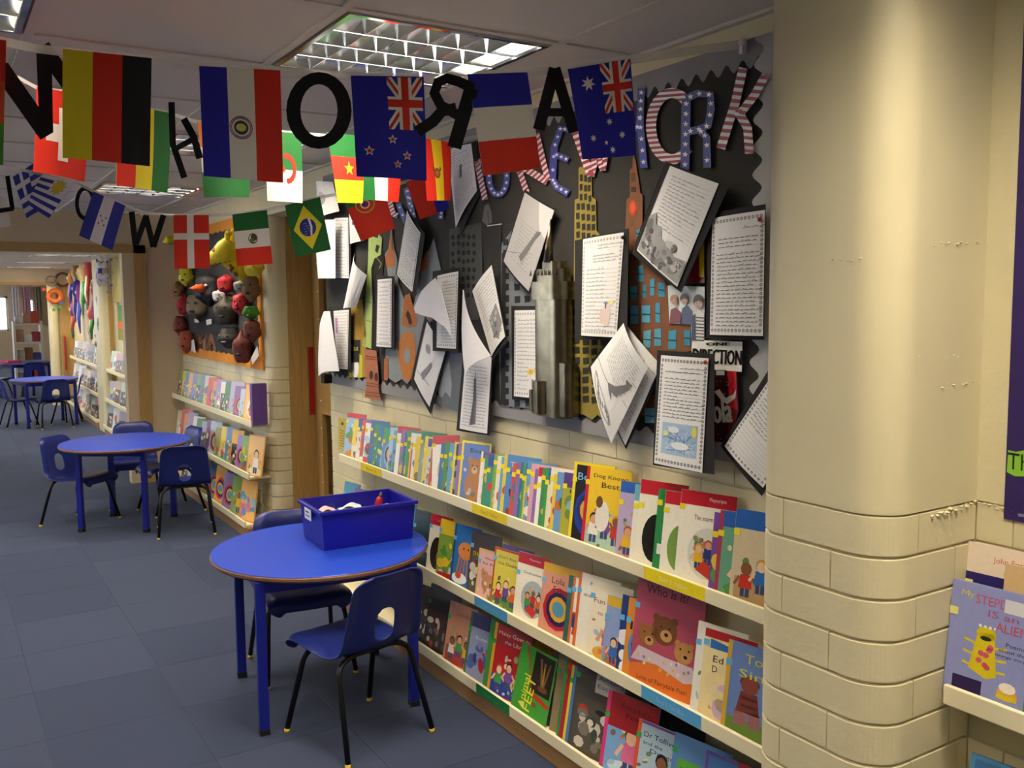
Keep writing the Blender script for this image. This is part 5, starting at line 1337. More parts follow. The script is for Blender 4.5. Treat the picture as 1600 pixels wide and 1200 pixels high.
# ---- top shelf, from the door to the pillar: px of the lower left corner, w, h, colours and print
T1 = [
 (540, .15, .235, '#8fb4dc', dict(band=(RB, .10), artk='blobs', artc=['#4a8a3a', '#c88a2a', '#c84a2a', '#5a9a4a'], title=[('Bikes', .3, .7, .5, .07, '#f0f0f4')]), 'blue-sky book with red top band, first by the door'),
 (558, .14, .22, '#e8d8c4', dict(band=('#2a5aa8', .28), artk='animal', artc='#8ab06a'), 'cream book with blue top showing a green animal'),
 (569, .14, .225, '#efece4', dict(band=('#8a4aa0', .07), artk='blobs', artc=['#b8ccd8', '#a8c0d0', '#c0392b']), 'white book with pale blue drawing and thin purple top'),
 (583, .14, .215, '#3f8a52', dict(artk='one', artc='#2c6a3a'), 'mid green book with a child, near the door end'),
 (590, .13, .215, '#2f7aa8', dict(artk='blobs', artc=['#7ab8d8', '#e0d84a']), 'deep blue book with light blue shapes near the door end'),
 (597, .13, .21, '#5f8ab8', dict(band=('#3f9a4a', .3), artk='swirl', artc='#8aa8c8'), 'grey-blue book with a green top'),
 (606, .14, .22, '#a8c4dc', dict(artk='kids', artc='#7aa03a'), 'sky blue book with children on grass'),
 (617, .155, .235, '#efeadc', dict(band=(RB, .14), artk='oval', title=[('Playscripts', .25, .90, .5, .045, '#f0c8c8')]), 'white book with red top and oval picture, near the door end'),
 (629, .14, .215, '#4f9a44', dict(artk='blobs', artc=['#e0b81e', '#e8a01a', '#c8342c'], spine='#2a4a8a'), 'green book with large yellow patches'),
 (638, .14, .22, '#c84a3a', dict(band=('#e0e0d8', .2), artk='one', artc='#e0b81e', border='#e0c81e'), 'red book with a yellow border'),
 (646, .13, .21, '#e0c21e', dict(artk='blobs', artc=['#3f8a4a', '#8a6a2a']), 'yellow book with green leaves'),
 (653, .155, .24, '#8a9a8a', dict(band=('#1f7a4a', .22), artk='one', artc='#6a8a4a', title=[('Read at', .2, .86, .6, .06, '#d0ece0')]), 'grey-green book with a tall green top and title'),
 (664, .14, .215, '#c8ccc0', dict(band=('#2a4aa0', .16), artk='kids', artc='#a8a49a'), 'pale grey book with children and dark blue top'),
 (676, .155, .235, '#f0ece0', dict(band=(RB, .16), artk='oval', artc='#c0b8a0', roll=6), 'white book with red top leaning over to one side'),
 (690, .14, .22, '#3f8a3c', dict(artk='blobs', artc=['#d8921e', '#e8b02a', '#5a3a1a']), 'dark green book with orange animal shape'),
 (704, .15, .23, '#1e1e22', dict(border='#ecd21c', artk='blobs', artc=['#e8d020', '#8a8a8a'], spine='#e8d020'), 'black book with yellow edge, middle of the shelf'),
 (715, .16, .245, '#5a7ac0', dict(border='#ecd21c', artk='bear', title=[('Bear', .3, .82, .5, .07, '#1a1a1c')], spine='#ecd81e'), 'yellow-edged blue book with a big brown bear'),
 (745, .14, .22, '#efe8e0', dict(band=('#7a3a8a', .12), artk='one', artc='#c83a3a', spine='#f0efe8'), 'white book with purple top and red-clothed child'),
 (756, .14, .215, '#2f8a7a', dict(band=('#2a4aa0', .2), artk='blobs', artc=['#c8342c', '#e0b420', '#2a5a3a']), 'teal book with red and yellow shapes'),
 (765, .15, .225, '#7aa83a', dict(artk='kids', artc='#c8a83a', title=[('Fizz', .3, .8, .5, .07, '#c8342c')]), 'lime green book with red title and children'),
 (776, .14, .22, '#5aa0c8', dict(artk='blobs', artc=['#a8d0e0', '#3a7a98', '#e0c23a']), 'light teal book with watery shapes'),
 (785, .16, .235, '#4a86c4', dict(artk='blobs', artc=['#8a2a24', '#2a2a48', '#c8442e'], title=[('The', .1, .82, .4, .07, '#e8f0f8'), ('dr', .1, .70, .3, .06, '#2a3a68')]), 'blue book with pale letters and a dark red figure'),
 (800, .15, .215, '#8a6aa8', dict(artk='blobs', artc=['#c8b45a', '#5a9a4a']), 'mauve book with green and tan shapes'),
 (810, .155, .22, '#e0c83a', dict(band=('#2a6ab0', .2), artk='one', artc='#4a9a3a', spine='#4a9a44'), 'yellow book with blue top and a green creature'),
 (822, .15, .225, '#d8a0b4', dict(artk='one', artc='#c8d0b8'), 'pink book with one standing child'),
 (833, .14, .22, '#f0ede4', dict(band=(RB, .15), artk='halfoval', artc='#c8b8a8'), 'white book with red top showing only a slim strip'),
 (845, .155, .225, '#e8dcae', dict(band=('#2a5ab0', .25), artk='one', artc='#4a8ac8', spine='#3a9a44'), 'cream book with green spine and a boy in blue'),
 (862, .14, .22, '#6a9ad0', dict(artk='blobs', artc=['#c8642a', '#e0b040', '#3a6a3a']), 'pale blue book with orange houses'),
 (872, .15, .225, '#a8a83a', dict(band=('#5a3a8a', .22), artk='blobs', artc=['#c87a3a', '#6a8a3a', '#8ab0d0'], title=[("It's f", .2, .70, .6, .06, '#2a2a1a')]), 'olive book with a purple top'),
 (886, .165, .27, '#15151c', dict(border='#ecd61c', artk='swirl', artc='#1c3aa0', title=[('Bear', .12, .78, .5, .09, '#7ab8e8'), ('in', .4, .66, .2, .06, '#7ab8e8')], spine='#ecd61c'), 'tall black and blue book with a bright yellow border'),
 (906, .175, .265, '#ecc62a', dict(artk='kids', artc='#a8c4b8', spine=RB, title=[('Dog Knows', .16, .86, .78, .06, '#1c1a16'), ('Best', .36, .76, .4, .065, '#1c1a16')], extra=[E_(.075, .11, .028, .05, '#e8e4d8', 8, 12), E_(.06, .155, .014, .02, '#6a4a2a', 9, 8)]), 'bold yellow book with a red spine and black title'),
 (959, .16, .245, '#b8a8d0', dict(band=('#2a62b8', .14), artk='kids', artc='#c8a0a8', sticker=YS), 'lilac book with blue wavy top and a crowd of children'),
 (981, .15, .245, '#f0ecdc', dict(band=('#6ab0c0', .2), artk='halfoval', artc='#e0d0b0', title=[('J', .2, .6, .1, .06, '#b03a2a')]), 'white book with teal top and one letter J'),
 (989, .165, .265, '#f4efdc', dict(band=(RB, .16), artk='halfoval'), 'white book with red top and black half oval'),
 (1017, .14, .25, '#2a8a4a', dict(spine='#2a8a4a', band=('#1f7a3c', .1), extra=[R_(.01, .06, .04, .09, '#e8e8e4', 10)]), 'plain green book with a small white code label'),
 (1028, .16, .25, '#f4efe0', dict(band=(RB, .15), artk='halfoval', artc='#7aa04a', title=[('Ho', .42, .72, .2, .05, '#4a4a44')]), 'white book with green half oval and letters Ho'),
 (1052, .175, .265, '#f6f1e0', dict(band=(RB, .15), artk='oval', artc='#d8dccc', title=[('Playscripts', .52, .90, .3, .05, '#f4d8d8'), ('The storm', .27, .70, .34, .05, '#3c3c38')]), 'white red-topped book with walkers in a round picture'),
 (1105, .14, .225, '#7a4aa0', dict(artk='blobs', artc=['#e0c83a', '#5a9a5a']), 'slim purple book squeezed beside the red-topped walkers book'),
 (1114, .16, .235, '#6aa88a', dict(band=('#2a62b8', .18), artk='one', artc='#5a9a44', spine='#a83a5a'), 'green book with a child in a red jumper'),
 (1138, .17, .25, '#d8c8a8', dict(band=('#2a62b8', .2), artk='kids', artc='#b89a6a', title=[('S', .78, .66, .16, .09, '#c8342c')]), 'tan family book with red letter S, against the pillar'),
]
for px, w, h, bg, kw, lab in T1:
    kw = dict(kw); kw.setdefault('sticker', YS)
    book(shelf_pos(0, px), w, h, .0035, bg, lab[0].lower()+lab[1:]+', on the top shelf', G1, 16., 9., **kw)
# extra slim copies whose edges show between the others
pal = ['#e0c83a', '#3f8a52', '#5a9ac0', '#c84a3a', '#e8e0d0', '#8a6aa8', '#2f6aa0']
names_c = ['yellow', 'green', 'light blue', 'red', 'cream', 'mauve', 'blue']
for i, px in enumerate((551, 564, 577, 612, 623, 634, 642, 659, 670, 684, 697, 710, 751, 770, 780, 794, 806, 816, 828, 839, 852, 857)):
    k = (i*3) % 7
    near = sorted(T1, key=lambda t: abs(t[0]-px))[:2]; near.sort(key=lambda t: t[0]); sn = [t[5].split(' book')[0]+' book' for t in near]
    book(shelf_pos(0, px, 0, .001), .13, .21+.01*(i % 3), .003, pal[k], 'slim %s edge squeezed between the %s and the %s' % (names_c[k], sn[0], sn[1]), 'slim reading books wedged in the top shelf', 16., 9., artk='blobs', sticker=YS, seed=i)
# ---- middle shelf
T2 = [
 (533, .14, .23, '#4a94b0', dict(artk='swirl', artc='#8ac0d0'), 'teal patterned book beside the door end of the middle shelf', 8),
 (549, .19, .22, '#7a5aa8', dict(artk='blobs', artc=['#c8b0d8', '#5a3a88']), 'purple book behind the tray', 8),
 (572, .17, .235, '#d8b49a', dict(artk='animal', artc='#c89a80'), 'peach book behind the tray', 8),
 (604, .19, .24, '#4aa0b8', dict(artk='blobs', artc=['#8ac8d8', '#2a7a90']), 'sea blue book just above the tray corner', 8),
 (640, .15, .24, '#22424a', dict(artk='photo', artc='#1c363e'), 'very dark teal book beside the table edge', 8),
 (664, .15, .25, '#efe8d8', dict(band=(RB, .18), artk='halfoval', artc='#2a1a12', title=[('Playscripts', .3, .88, .4, .04, '#e8b8b8')]), 'white book with red top and dark oval beside the table edge', 8),
 (679, .15, .245, '#7a9a3a', dict(artk='blobs', artc=['#e0c22a', '#c8d0d8', '#4a8a3a'], band=('#e0c22a', .25), extra=[R_(.01, .0, .14, .03, '#b8281e', 10)]), 'yellow and green book with a red foot', 8),
 (701, .16, .25, '#2f72b8', dict(artk='octopus', spine='#1f4a8a'), 'blue sea book with an orange octopus', 8),
 (727, .17, .25, '#4a4440', dict(artk='photo', artc='#5a5650', title=[('SHADOWS', .1, .62, .75, .07, '#c8b428')]), 'dark photograph book with a yellow title', 8),
 (740, .135, .195, '#e0b0b0', dict(border='#d8b84a', artk='animal', artc='#c8906a', title=[('Hooray', .3, .80, .6, .06, '#2a2024'), ('for Pig', .2, .70, .55, .06, '#2a2024')], band=('#e0b0b0', 0)), 'pink book with a small orange pig', 8),
 (763, .16, .225, '#d8cc4a', dict(border='#c83a2c', artk='kids', artc='#5a8a3a', title=[('Don\'t Kiss', .16, .84, .6, .05, '#3a3a3a'), ('the Duster', .16, .74, .7, .05, '#3a3a3a')]), 'yellow book with red border and dancing figures', 8),
 (775, .165, .24, '#5a4a98', dict(dxx=.012), 'plain violet book standing behind the yellow dancing one', 8),
 (799, .165, .245, '#f2ecd8', dict(band=(RB, .16), artk='oval', artc='#a8b8c0', title=[('Playscripts', .35, .90, .35, .04, '#f0c8c8'), ('Candy prices', .2, .70, .55, .045, '#5a5a54')]), 'white book with red top and children in a boat', 8),
 (838, .175, .245, '#dc9a80', dict(band=('#e0b030', .12), artk='swirl', artc='#b8283a', title=[('Lola', .26, .74, .35, .09, '#5a2a24'), ('Fanola', .32, .62, .52, .09, '#5a2a24')]), 'salmon book with a yellow top and red swirls', 8),
 (877, .15, .235, '#3a6a64', dict(), 'slim dark green book next to the salmon one', 8),
 (884, .15, .235, '#ece8dc', dict(spine='#d8682a', artk='blobs', artc=['#2a4a98', '#c84a2a']), 'slim white book with blue dots and orange edge', 8),
 (892, .175, .26, '#efeadc', dict(spine='#d86a2c', artk='penguin', title=[('and the', .16, .72, .4, .05, '#4a4a48'), ('Penguin', .3, .86, .4, .05, '#3a4a88')]), 'white book with an orange spine and a penguin', 8),
 (913, .17, .255, '#f0e6cc', dict(artk='one', artc='#e0a83a', title=[('Fun Things', .08, .70, .86, .085, '#7a2a28'), ('to Make', .2, .58, .5, .05, '#a83a30')]), 'cream craft book with a big maroon title', 8),
 (938, .165, .225, '#8aa0d0', dict(band=('#d8b02c', .14), artk='kids', artc='#c86a4a'), 'blue picture book with yellow top and playing children', 8),
 (960, .15, .245, '#1f3a78', dict(artk='blobs', artc=['#e8e8ec']), 'slim navy book with white marks', 8),
 (970, .15, .245, '#d88a2a', dict(title=[('I', .1, .62, .06, .1, '#3a2a1a')], artk='swirl', artc='#4a8ac8'), 'orange book with a blue disc behind the bears', 8),
 (981, .25, .322, '#b04a62', dict(artk='bears3', title=[('Who is it?', .14, .86, .62, .085, '#3a141c'), ('Lots of Fairytale Fun!', .12, .05, .74, .055, '#4a1c14')]), 'large pink book with three bears in bed', 8),
 (1078, .16, .26, '#e8e6dc', dict(artk='animal', artc='#d8563a', title=[('Hello', .2, .82, .4, .08, '#4a4a44')]), 'white book with a red animal beside the big bear book', 8),
 (1090, .165, .25, '#ecd9a0', dict(band=('#b8242c', .09), artk='blobs', artc=['#e8d4a0', '#c8b0d0', '#a8d0e0', '#d84a3a'], title=[('Ed', .2, .66, .2, .07, '#1f1f1c'), ('D', .2, .55, .1, .07, '#1f1f1c')], extra=[([(.02, .20), (.15, .20), (.15, .235), (.09, .215), (.02, .225)], '#2f72b8', 10)]), 'sandy beach book with red and blue top', 8),
 (1127, .18, .245, '#6a86c0', dict(spine='#d0a838', artk='girl', title=[('To', .3, .80, .3, .10, '#d8cc5a'), ('Sing', .22, .62, .6, .11, '#d8d84a')]), 'blue book with yellow letters and a girl in red', 8),
]
for px, w, h, bg, kw, lab, yw in T2:
    kw = dict(kw); kw.setdefault('sticker', BS); dxx = kw.pop('dxx', 0)
    book(shelf_pos(1, px, 0, dxx), w, h, .0045, bg, lab+', on the middle shelf', G2, 10., 9., **kw)
# ---- bottom shelf
T3 = [
 (636, .16, .24, '#3a2a26', dict(artk='photo', artc='#2a1e1c'), 'dim brown book behind the table leg'),
 (657, .20, .27, '#241a18', dict(artk='photo', artc='#3a2218'), 'large almost black book'),
 (688, .175, .245, '#c88a6a', dict(artk='kids', artc='#a83a32', title=[('Little Red', .3, .80, .5, .06, '#b8283a')]), 'tan book with a red picture panel'),
 (720, .175, .25, '#8a90b4', dict(band=('#2a2a68', .22), artk='blobs', artc=['#a8242c', '#4a5a9a', '#7a86b8'], spine='#2f6a3a', title=[('Sunny', .25, .60, .5, .06, '#d8dcec')]), 'lilac book with navy top and a red figure'),
 (750, .20, .27, '#3f8a3c', dict(), 'plain green book behind the red library book'),
 (757, .205, .26, '#b01e26', dict(spine='#d8a028', artk='kids', artc='#2a3a9a', title=[('Maisy Goes to', .12, .84, .82, .07, '#f0e6d8'), ('the Library', .3, .73, .6, .07, '#f0e6d8')]), 'red library book with a yellow spine'),
 (800, .18, .28, '#1c2a44', dict(title=[('B', .3, .62, .14, .11, '#c8d4e0')], dxx=.095), 'dark navy book with a large letter B'),
 (824, .17, .255, '#c89a34', dict(artk='photo', artc='#7a5a2a', title=[('The Tiny', .2, .84, .6, .06, '#2a2218')], dxx=.072), 'mustard book behind the bird claw book'),
 (795, .195, .235, '#3f9a34', dict(artk='feet', title=[('Animal', .34, .06, .62, .13, '#e0dc2a', 1.5), ('FEET', .52, .06, .62, .16, '#e8e42a', 1.5)], roll=-3, yw=6), 'green and black book with a bird claw and yellow capitals'),
 (848, .16, .26, '#5a5a5a', dict(dxx=.03), 'plain grey book wedged near the bird claw book'),
 (856, .15, .27, '#8a7a5a', dict(dxx=.022), 'plain khaki book wedged near the bird claw book'),
 (866, .15, .265, '#a8242c', dict(spine='#1f8a48', band=('#c8342c', .1)), 'red book with a bright green spine'),
 (876, .15, .26, '#4a78c0', dict(spine='#d8cc2a'), 'blue book with a yellow spine'),
 (884, .215, .29, '#4a463f', dict(artk='photo', artc='#544e44', title=[('Amazing', .44, .84, .5, .06, '#2a3a78'), ('Escapes', .44, .75, .5, .06, '#2a3a78')], extra=[R_(.085, .205, .205, .265, '#b8b4ac', 8)]), 'dark crowd photograph book with a pale title panel'),
 (934, .20, .25, '#7aa8d8', dict(spine='#d8387a', band=('#a01e24', .42), artk='one', artc='#c8dcea', title=[("Freddie's", .3, .84, .55, .06, '#4a1014'), ('Fears', .4, .74, .4, .06, '#4a1014')]), 'red and blue book with a spiky yellow-haired boy'),
 (952, .2, .285, '#8a9a3a', dict(dxx=.098), 'olive book behind the spiky-haired boy book'),
 (984, .18, .215, '#a8c0d0', dict(border='#7a4aa0', artk='one', artc='#3a8a7a', spine='#d8562a', title=[('Dr Tolliver', .14, .80, .7, .07, '#2a2a44'), ('and the', .14, .70, .4, .05, '#2a2a44'), ('Dragon', .3, .60, .6, .07, '#2a2a44')]), 'purple-edged book about a dragon'),
 (1010, .2, .26, '#2a3038', dict(dxx=.095), 'black book behind the dragon book'),
 (1040, .19, .235, '#5a86b8', dict(extra=[R_(.02, .10, .17, .17, '#5aa83a', 8)], title=[('Brother Day', .16, .58, .6, .05, '#1f3a1c')]), 'blue book with a green title panel'),
 (1090, .19, .235, '#4a7ab8', dict(border='#6a4a98', title=[('Ben', .2, .66, .5, .09, '#1c2a58')]), 'blue book with violet edge beside the pillar foot'),
 (1140, .19, .25, '#8a2a2a', dict(artk='blobs'), 'maroon book right against the pillar foot'),
]
for px, w, h, bg, kw, lab in T3:
    kw = dict(kw); kw.setdefault('sticker', GS); dxx = kw.pop('dxx', 0); yw = kw.pop('yw', 11.)
    book(shelf_pos(2, px, 0, dxx+.002), w, h, .005, bg, lab+', on the bottom shelf', G3, yw, 12. if dxx < .04 else 6., **kw)
# ---- shelves under the mask board
cols = ['#8a8a4a', '#a8a0b8', '#9a86b8', '#c8b8a0', '#8a7ab0', '#d8c04a', '#7a5a8a', '#e0d8c8', '#c84a3a', '#7aa058', '#5a86b0', '#b0c0d0', '#3f7a4a', '#c88a3a', '#6a7a8a', '#e0a83a']
cn = ['olive', 'pale mauve', 'lavender', 'beige', 'violet', 'yellow', 'plum', 'off-white', 'red', 'leaf green', 'steel blue', 'pale blue', 'dark green', 'ochre', 'slate grey', 'orange']
rs = random.Random(8)
GM = 'books under the mask board'
for k, (n, y0, y1, hh) in enumerate(((17, 8.22, 6.235, .235), (16, 8.2, 6.12, .25), (9, 7.9, 6.2, .26))):
    for i in range(n):
        y = y0+(y1-y0)*i/(n-1) + rs.uniform(-.02, .02); c = (i*5+k*3) % 16
        last = i == n-1
        bg = cols[c]; kw = dict(artk=rs.choice(['blobs', 'kids', 'one', 'photo', 'swirl']), sticker=None)
        lab = '%s book with a busy picture cover, %s shelf under the mask board' % (cn[c], names[k])
        w, h = rs.uniform(.15, .2), hh*rs.uniform(.88, 1.05)
        if last: bg = '#e8b868'; kw = dict(artk=['oval', 'one', 'blobs'][k], artc=['#efe6d0', '#e8dcb0', ['#5a9ac8', '#d87a9a', '#8ac0d8']][k], sticker=None, border='#d8923a'); lab = 'orange-bordered book at the door end of the %s shelf under the mask board' % names[k]; w, h = .2, hh*1.08
        lx, z = SH[k]
        book(Vector((lx+.016, y, z-.024)), w, h, .006, bg, lab, GM, 14., 9., **kw)
o = MB().box((0, 0, 0), (.11, .05, .27)).build('box_file', 'print_card'); o.data.materials[0] = mat('purple_card', '#6a4a98', .6)
o.location = (1.745, 5.97, SH[0][1]-.024+.0); o.scale = (.9, 1, 1)
bevel(o, .003); tag(o, 'upright purple box file at the end of the top shelf under the mask board', 'box file')
# ---- shelves in the next room
GF = 'books on the shelves in the next room'
fc = ['#c8c4c0', '#b08a88', '#9a98a8', '#d0b8b0', '#7a7a88', '#c09a7a', '#a8b0b8', '#6a6a70', '#b8c4b0', '#d8d4cc']
fn_ = ['pale grey', 'dusty pink', 'grey lilac', 'rose beige', 'dark grey', 'tan', 'silver blue', 'charcoal', 'grey green', 'ivory']
for k in range(3):
    for (y0, y1, n, wh) in ((14.9, 12.7, 9, 'beyond the far pillar'), (11.7, 9.1, 8, 'before the far pillar')):
        for i in range(n):
            c = (i*3+k*4+n) % 10; y = y0+(y1-y0)*i/(n-1); lx, z = SH[k]
            book(Vector((lx+.016, y, z-.024)), rs.uniform(.2, .26), rs.uniform(.23, .28), .008, fc[c], '%s book on the %s shelf in the next room, %s' % (fn_[c], names[k], wh), GF, 14., 9., artk=rs.choice(['blobs', 'photo']), simple=True)
# ---- the shelf on the other side of the pillar
GR = 'books on the shelf beyond the pillar'
def rpos(px, dx=0.): p = onx(px, 1080, 1.74+.014+dx); return Vector((1.74+.016+dx, p.y, .755-.024))
book(rpos(1472), .168, .238, .010, '#8f96cc', 'lilac book about an alien with a spotted yellow creature, on the shelf beyond the pillar', GR, 4., 7., artk='alien', title=[('My', .12, .86, .16, .07, '#d8c83a'), ('STEPDAD', .30, .84, .58, .08, '#c85a78'), ('IS an', .46, .75, .36, .06, '#b0507a'), ('ALIEN', .56, .65, .38, .075, '#c84a5a'), ('Poems', .70, .54, .22, .035, '#3a3a58'), ('about the', .62, .49, .32, .03, '#3a3a58'), ('strange things', .58, .44, .38, .03, '#3a3a58'), ('Chosen by David', .1, .01, .7, .03, '#3a3a58')], sticker='#e8e08a', extra=[R_(.108, .195, .150, .222, '#d8d8dc', 11)])
book(rpos(1492, .05), .16, .31, .006, '#e8d6c0', 'cream-topped book with a yellow face in the dark, behind the alien book', GR, 4., 6., artk='face', title=[('John Foster', .34, .88, .5, .05, '#c8705a')], sticker='#e8e08a')
book(rpos(1550, .033), .16, .285, .006, '#d0b080', 'tan book with a drawing of a mask, behind the alien book', GR, 4., 7., artk='swirl', artc='#d8c8b0', sticker='#e8e08a')
book(rpos(1598), .16, .21, .012, '#4a9a3c', 'green and brown book at the far side of the alien book', GR, 8., 9., artk='photo', artc='#8a5a3a', sticker=None)
p = onx(1560, 1195, 1.72); book(Vector((1.71+.02, 1.05, .41-.024)), .17, .235, .008, '#4a7ab0', 'blue-edged book on the lower shelf beyond the pillar', GR, 8., 10., border='#5a9ac8', artk='blobs')
# purple poster beyond the pillar
rn = random.Random(3)
PW = onx(1578, 600, WX).y
def SP(u, v, w): return Vector((WX-.003-w, PW-u, v))
polys = [E_(rn.uniform(.035, .56), rn.uniform(1.135, 2.16), rn.uniform(.01, .03), rn.uniform(.01, .03), rn.choice(['#33206a', '#2c1a5e', '#3c2878']), 1, 8) for _ in range(160)]
polys += [([(.003, 1.196), (.02, 1.19), (.09, 1.20), (.10, 1.245), (.05, 1.25), (.02, 1.24), (.004, 1.242)], '#8ac83a', 2)]+text_('The', .004, 1.203, .065, .034, '#16121e', 3)+[line_((.03, 1.112), (.07, 1.114), .006, '#8a80a8', 2)]
o = print_obj('poster', [(0, 1.098), (.6, 1.098), (.6, 2.2), (0, 2.2)], '#2e1c62', polys, SP, 'print_gloss', None, .002)
tag(o, 'dark purple poster with bright green lettering on the wall beyond the pillar', 'poster')
# yellow notice on the wall beside the top shelf
o = print_obj('notice', [(529, 652), (541, 655), (539, 706), (528, 702)], '#d2bc5c', [line_((531, y), (538, y+2), 1.2, '#8a7a40', 1) for y in range(672, 700, 4)]+[E_(535, 662, 2, 3, '#3a3a2a', 1, 6)], WS(WX-.004), 'print_paper', None, .0008, flip=True)
tag(o, 'small yellow notice on the wall at the door end of the top shelf', 'notice')
# ------------------------------------------------------------------ board of modelled animal heads and masks
MX = WX-.014
q = [onx(411, 581, MX), onx(410, 336, MX)]
my0, my1, mz0, mz1 = q[0].y, 8.34, 1.10, 2.14
mb = MB().box((MX, my0, mz0), (WX-.001, my1, mz1)).build('mask_board', 'print_card'); mb.data.materials[0] = mat('orange_paper', '#d98a1e', .75, noise=.05, nscale=6)
tag(mb, 'orange-bordered display board covered with modelled heads and masks', 'board')
n = 40; wav = []
def wob(k): return .008*math.sin(k*2.4)
ed = .075
pts = [(my0+ed+(my1-my0-2*ed)*k/n, mz0+ed+wob(k)) for k in range(n+1)]+[(my1-ed+wob(k), mz0+ed+(mz1-mz0-2*ed)*k/n) for k in range(1, n)]+[(my1-ed-(my1-my0-2*ed)*k/n, mz1-ed+wob(k)) for k in range(n+1)]+[(my0+ed+wob(k), mz1-ed-(mz1-mz0-2*ed)*k/n) for k in range(1, n)]
g = MB(); g.prism(pts, yz(MX-.0015), -.001, 0); o = g.build('black_panel', 'print_card', mb); o.data.materials[0] = bk
def mpos(px, py, d=.06): return onx(px, py, MX-d)
KPX = 7.0/1450
MG = 'modelled heads and masks on the orange-edged board'
def mask(px, py, rx, ry, col, label, eyes='#15100c', mouth=True, d=.06, horns=None, beak=None, ears=None, nose=None, rn=random.Random(9)):
    p = mpos(px, py, d); r = empty('modelled_mask', p); tag(r, label, 'mask', MG)
    a, b = rx*KPX*1.25, ry*KPX*1.2
    g = MB()
    seed = px*.37
    def fn(u, v):
        th, ph = 2*math.pi*u, math.pi*v
        k = 1+.13*math.sin(3*th+seed)*math.sin(2*ph+seed)+.09*math.sin(5*ph+seed*2)+.05*math.sin(7*th+4*ph+seed)
        p_ = Vector((math.cos(th)*math.sin(ph)*max(a, d*.95), math.sin(th)*math.sin(ph)*a, -math.cos(ph)*b))*k
        p_.x = min(p_.x, d-.001); return p_                 # flat back against the board
    g.grid(fn, 18, 12, col, wrapu=True); g.build('mask_body', 'paint_matte', r, smooth=True)
    f = Vector((-math.sin(YAW)*.0-.75, -.66, 0)).normalized(); s = Vector((f.y, -f.x, 0))
    R = max(a, d*.95)
    def front(u, v, k=.93): return f*math.sqrt(max(.02, 1-u*u-v*v))*(R*.5+a*.5)*k*1.06 + s*u*a - Vector((0, 0, -1))*v*b
    if eyes:
        for sg in (-1, 1):
            g = MB(); g.ball(front(.38*sg, .25), (a*.13, a*.13, b*.09), 8, 6, eyes); g.build('eye', 'paint_matte', r, smooth=True)
    if mouth: g = MB(); g.ball(front(0, -.42), (a*.3, a*.3, b*.10), 8, 6, eyes or '#15100c'); g.build('mouth', 'paint_matte', r, smooth=True)
    if nose: g = MB(); g.ball(front(0, -.05), (a*.2, a*.2, b*.24), 8, 6, nose); g.build('nose', 'paint_matte', r, smooth=True)
    if beak:
        g = MB(); p0 = front(0, .05, .8); g.tube([p0, p0+f*a*.9, p0+f*a*1.5], [a*.35, a*.22, .002], 8, beak); g.build('beak', 'paint_matte', r, smooth=True)
    for (u, v, du, dv, c) in (horns or []):
        g = MB(); p0 = Vector((0, 0, 0))+s*u*a+Vector((0, 0, v*b)); p1 = p0+s*du*a+Vector((0, 0, dv*b)); g.tube([p0, p0.lerp(p1, .6), p1], [a*.22, a*.15, .004], 7, c); g.build('horn', 'paint_matte', r, smooth=True)
    return r
# giraffe leaning out of the board
gr = empty('giraffe_model', mpos(380, 430, .0)); tag(gr, 'bright yellow modelled giraffe head with brown spots leaning out of the mask board', 'model animal')
def gl(px, py, d): return mpos(px, py, d)-gr.location
GY = '#e8d41c'
g = MB(); P = [gl(388, 434, .05), gl(370, 418, .12), gl(352, 404, .20), gl(346, 398, .22)]; g.tube(P, [.05, .045, .042, .035], 12, GY); g.build('neck', 'paint_matte', gr, smooth=True)
g = MB(); P2 = [gl(366, 384, .16), gl(360, 388, .18), gl(350, 393, .22), gl(338, 401, .26), gl(328, 406, .29), gl(325, 408, .295)]; g.tube(P2, [.04, .075, .07, .05, .035, .012], 14, GY); g.build('head', 'paint_matte', gr, smooth=True)
g = MB(); g.tube([gl(361, 378, .16), gl(363, 368, .15), gl(365, 361, .15)], [.022, .018, .024], 8, GY); g.build('horn', 'paint_matte', gr, smooth=True)
g = MB(); g.tube([gl(354, 380, .2), gl(355, 370, .2), gl(357, 364, .2)], [.022, .018, .024], 8, GY); g.build('horn', 'paint_matte', gr, smooth=True)
rn = random.Random(2)
for k in range(26):
    if k < 14: t = rn.random(); b = P[0].lerp(P[2], t); rr = .047
    else: t = rn.random(); b = P2[1].lerp(P2[3], t); rr = .074-.02*t
    th = rn.uniform(-1.9, 1.3); dv = Vector((-math.cos(th)*.75, -math.cos(th)*.6, math.sin(th)))
    g = MB(); g.ball((0, 0, 0), .013, 6, 4, '#8a5a1c'); o = g.build('spot', 'paint_matte', gr, smooth=True); o.location = b+dv.normalized()*rr*.93
g = MB(); g.tube([mpos(285, 372, .02), mpos(272, 373, .10), mpos(262, 375, .16), mpos(256, 378, .18)], [.03, .03, .034, .012], 10, '#e8d838'); o = g.build('giraffe_nose_model', 'paint_matte', smooth=True); tag(o, 'small yellow modelled snout poking out beside the red cross flag', 'model animal', MG)
mask(326, 452, 16, 19, '#17171a', 'black modelled penguin head with an orange beak', eyes='#e8e4da', mouth=False, beak='#e2602a', d=.10)
mask(309, 478, 14, 17, '#6a6048', 'olive brown modelled mask below the penguin head')
mask(291, 432, 9, 12, '#d8cc2a', 'yellow star-shaped mask at the top corner of the board', horns=[(0, .5, -.8, .7, '#d8cc2a'), (0, .5, .8, .7, '#d8cc2a'), (0, 0, -1.4, 0, '#d8cc2a')])
mask(279, 452, 7, 10, '#9a6a3a', 'spiky brown hand-like mask at the wall corner', horns=[(-.3, 0, -1.2, k, '#6a4424') for k in (.8, .3, -.3, -.8)])
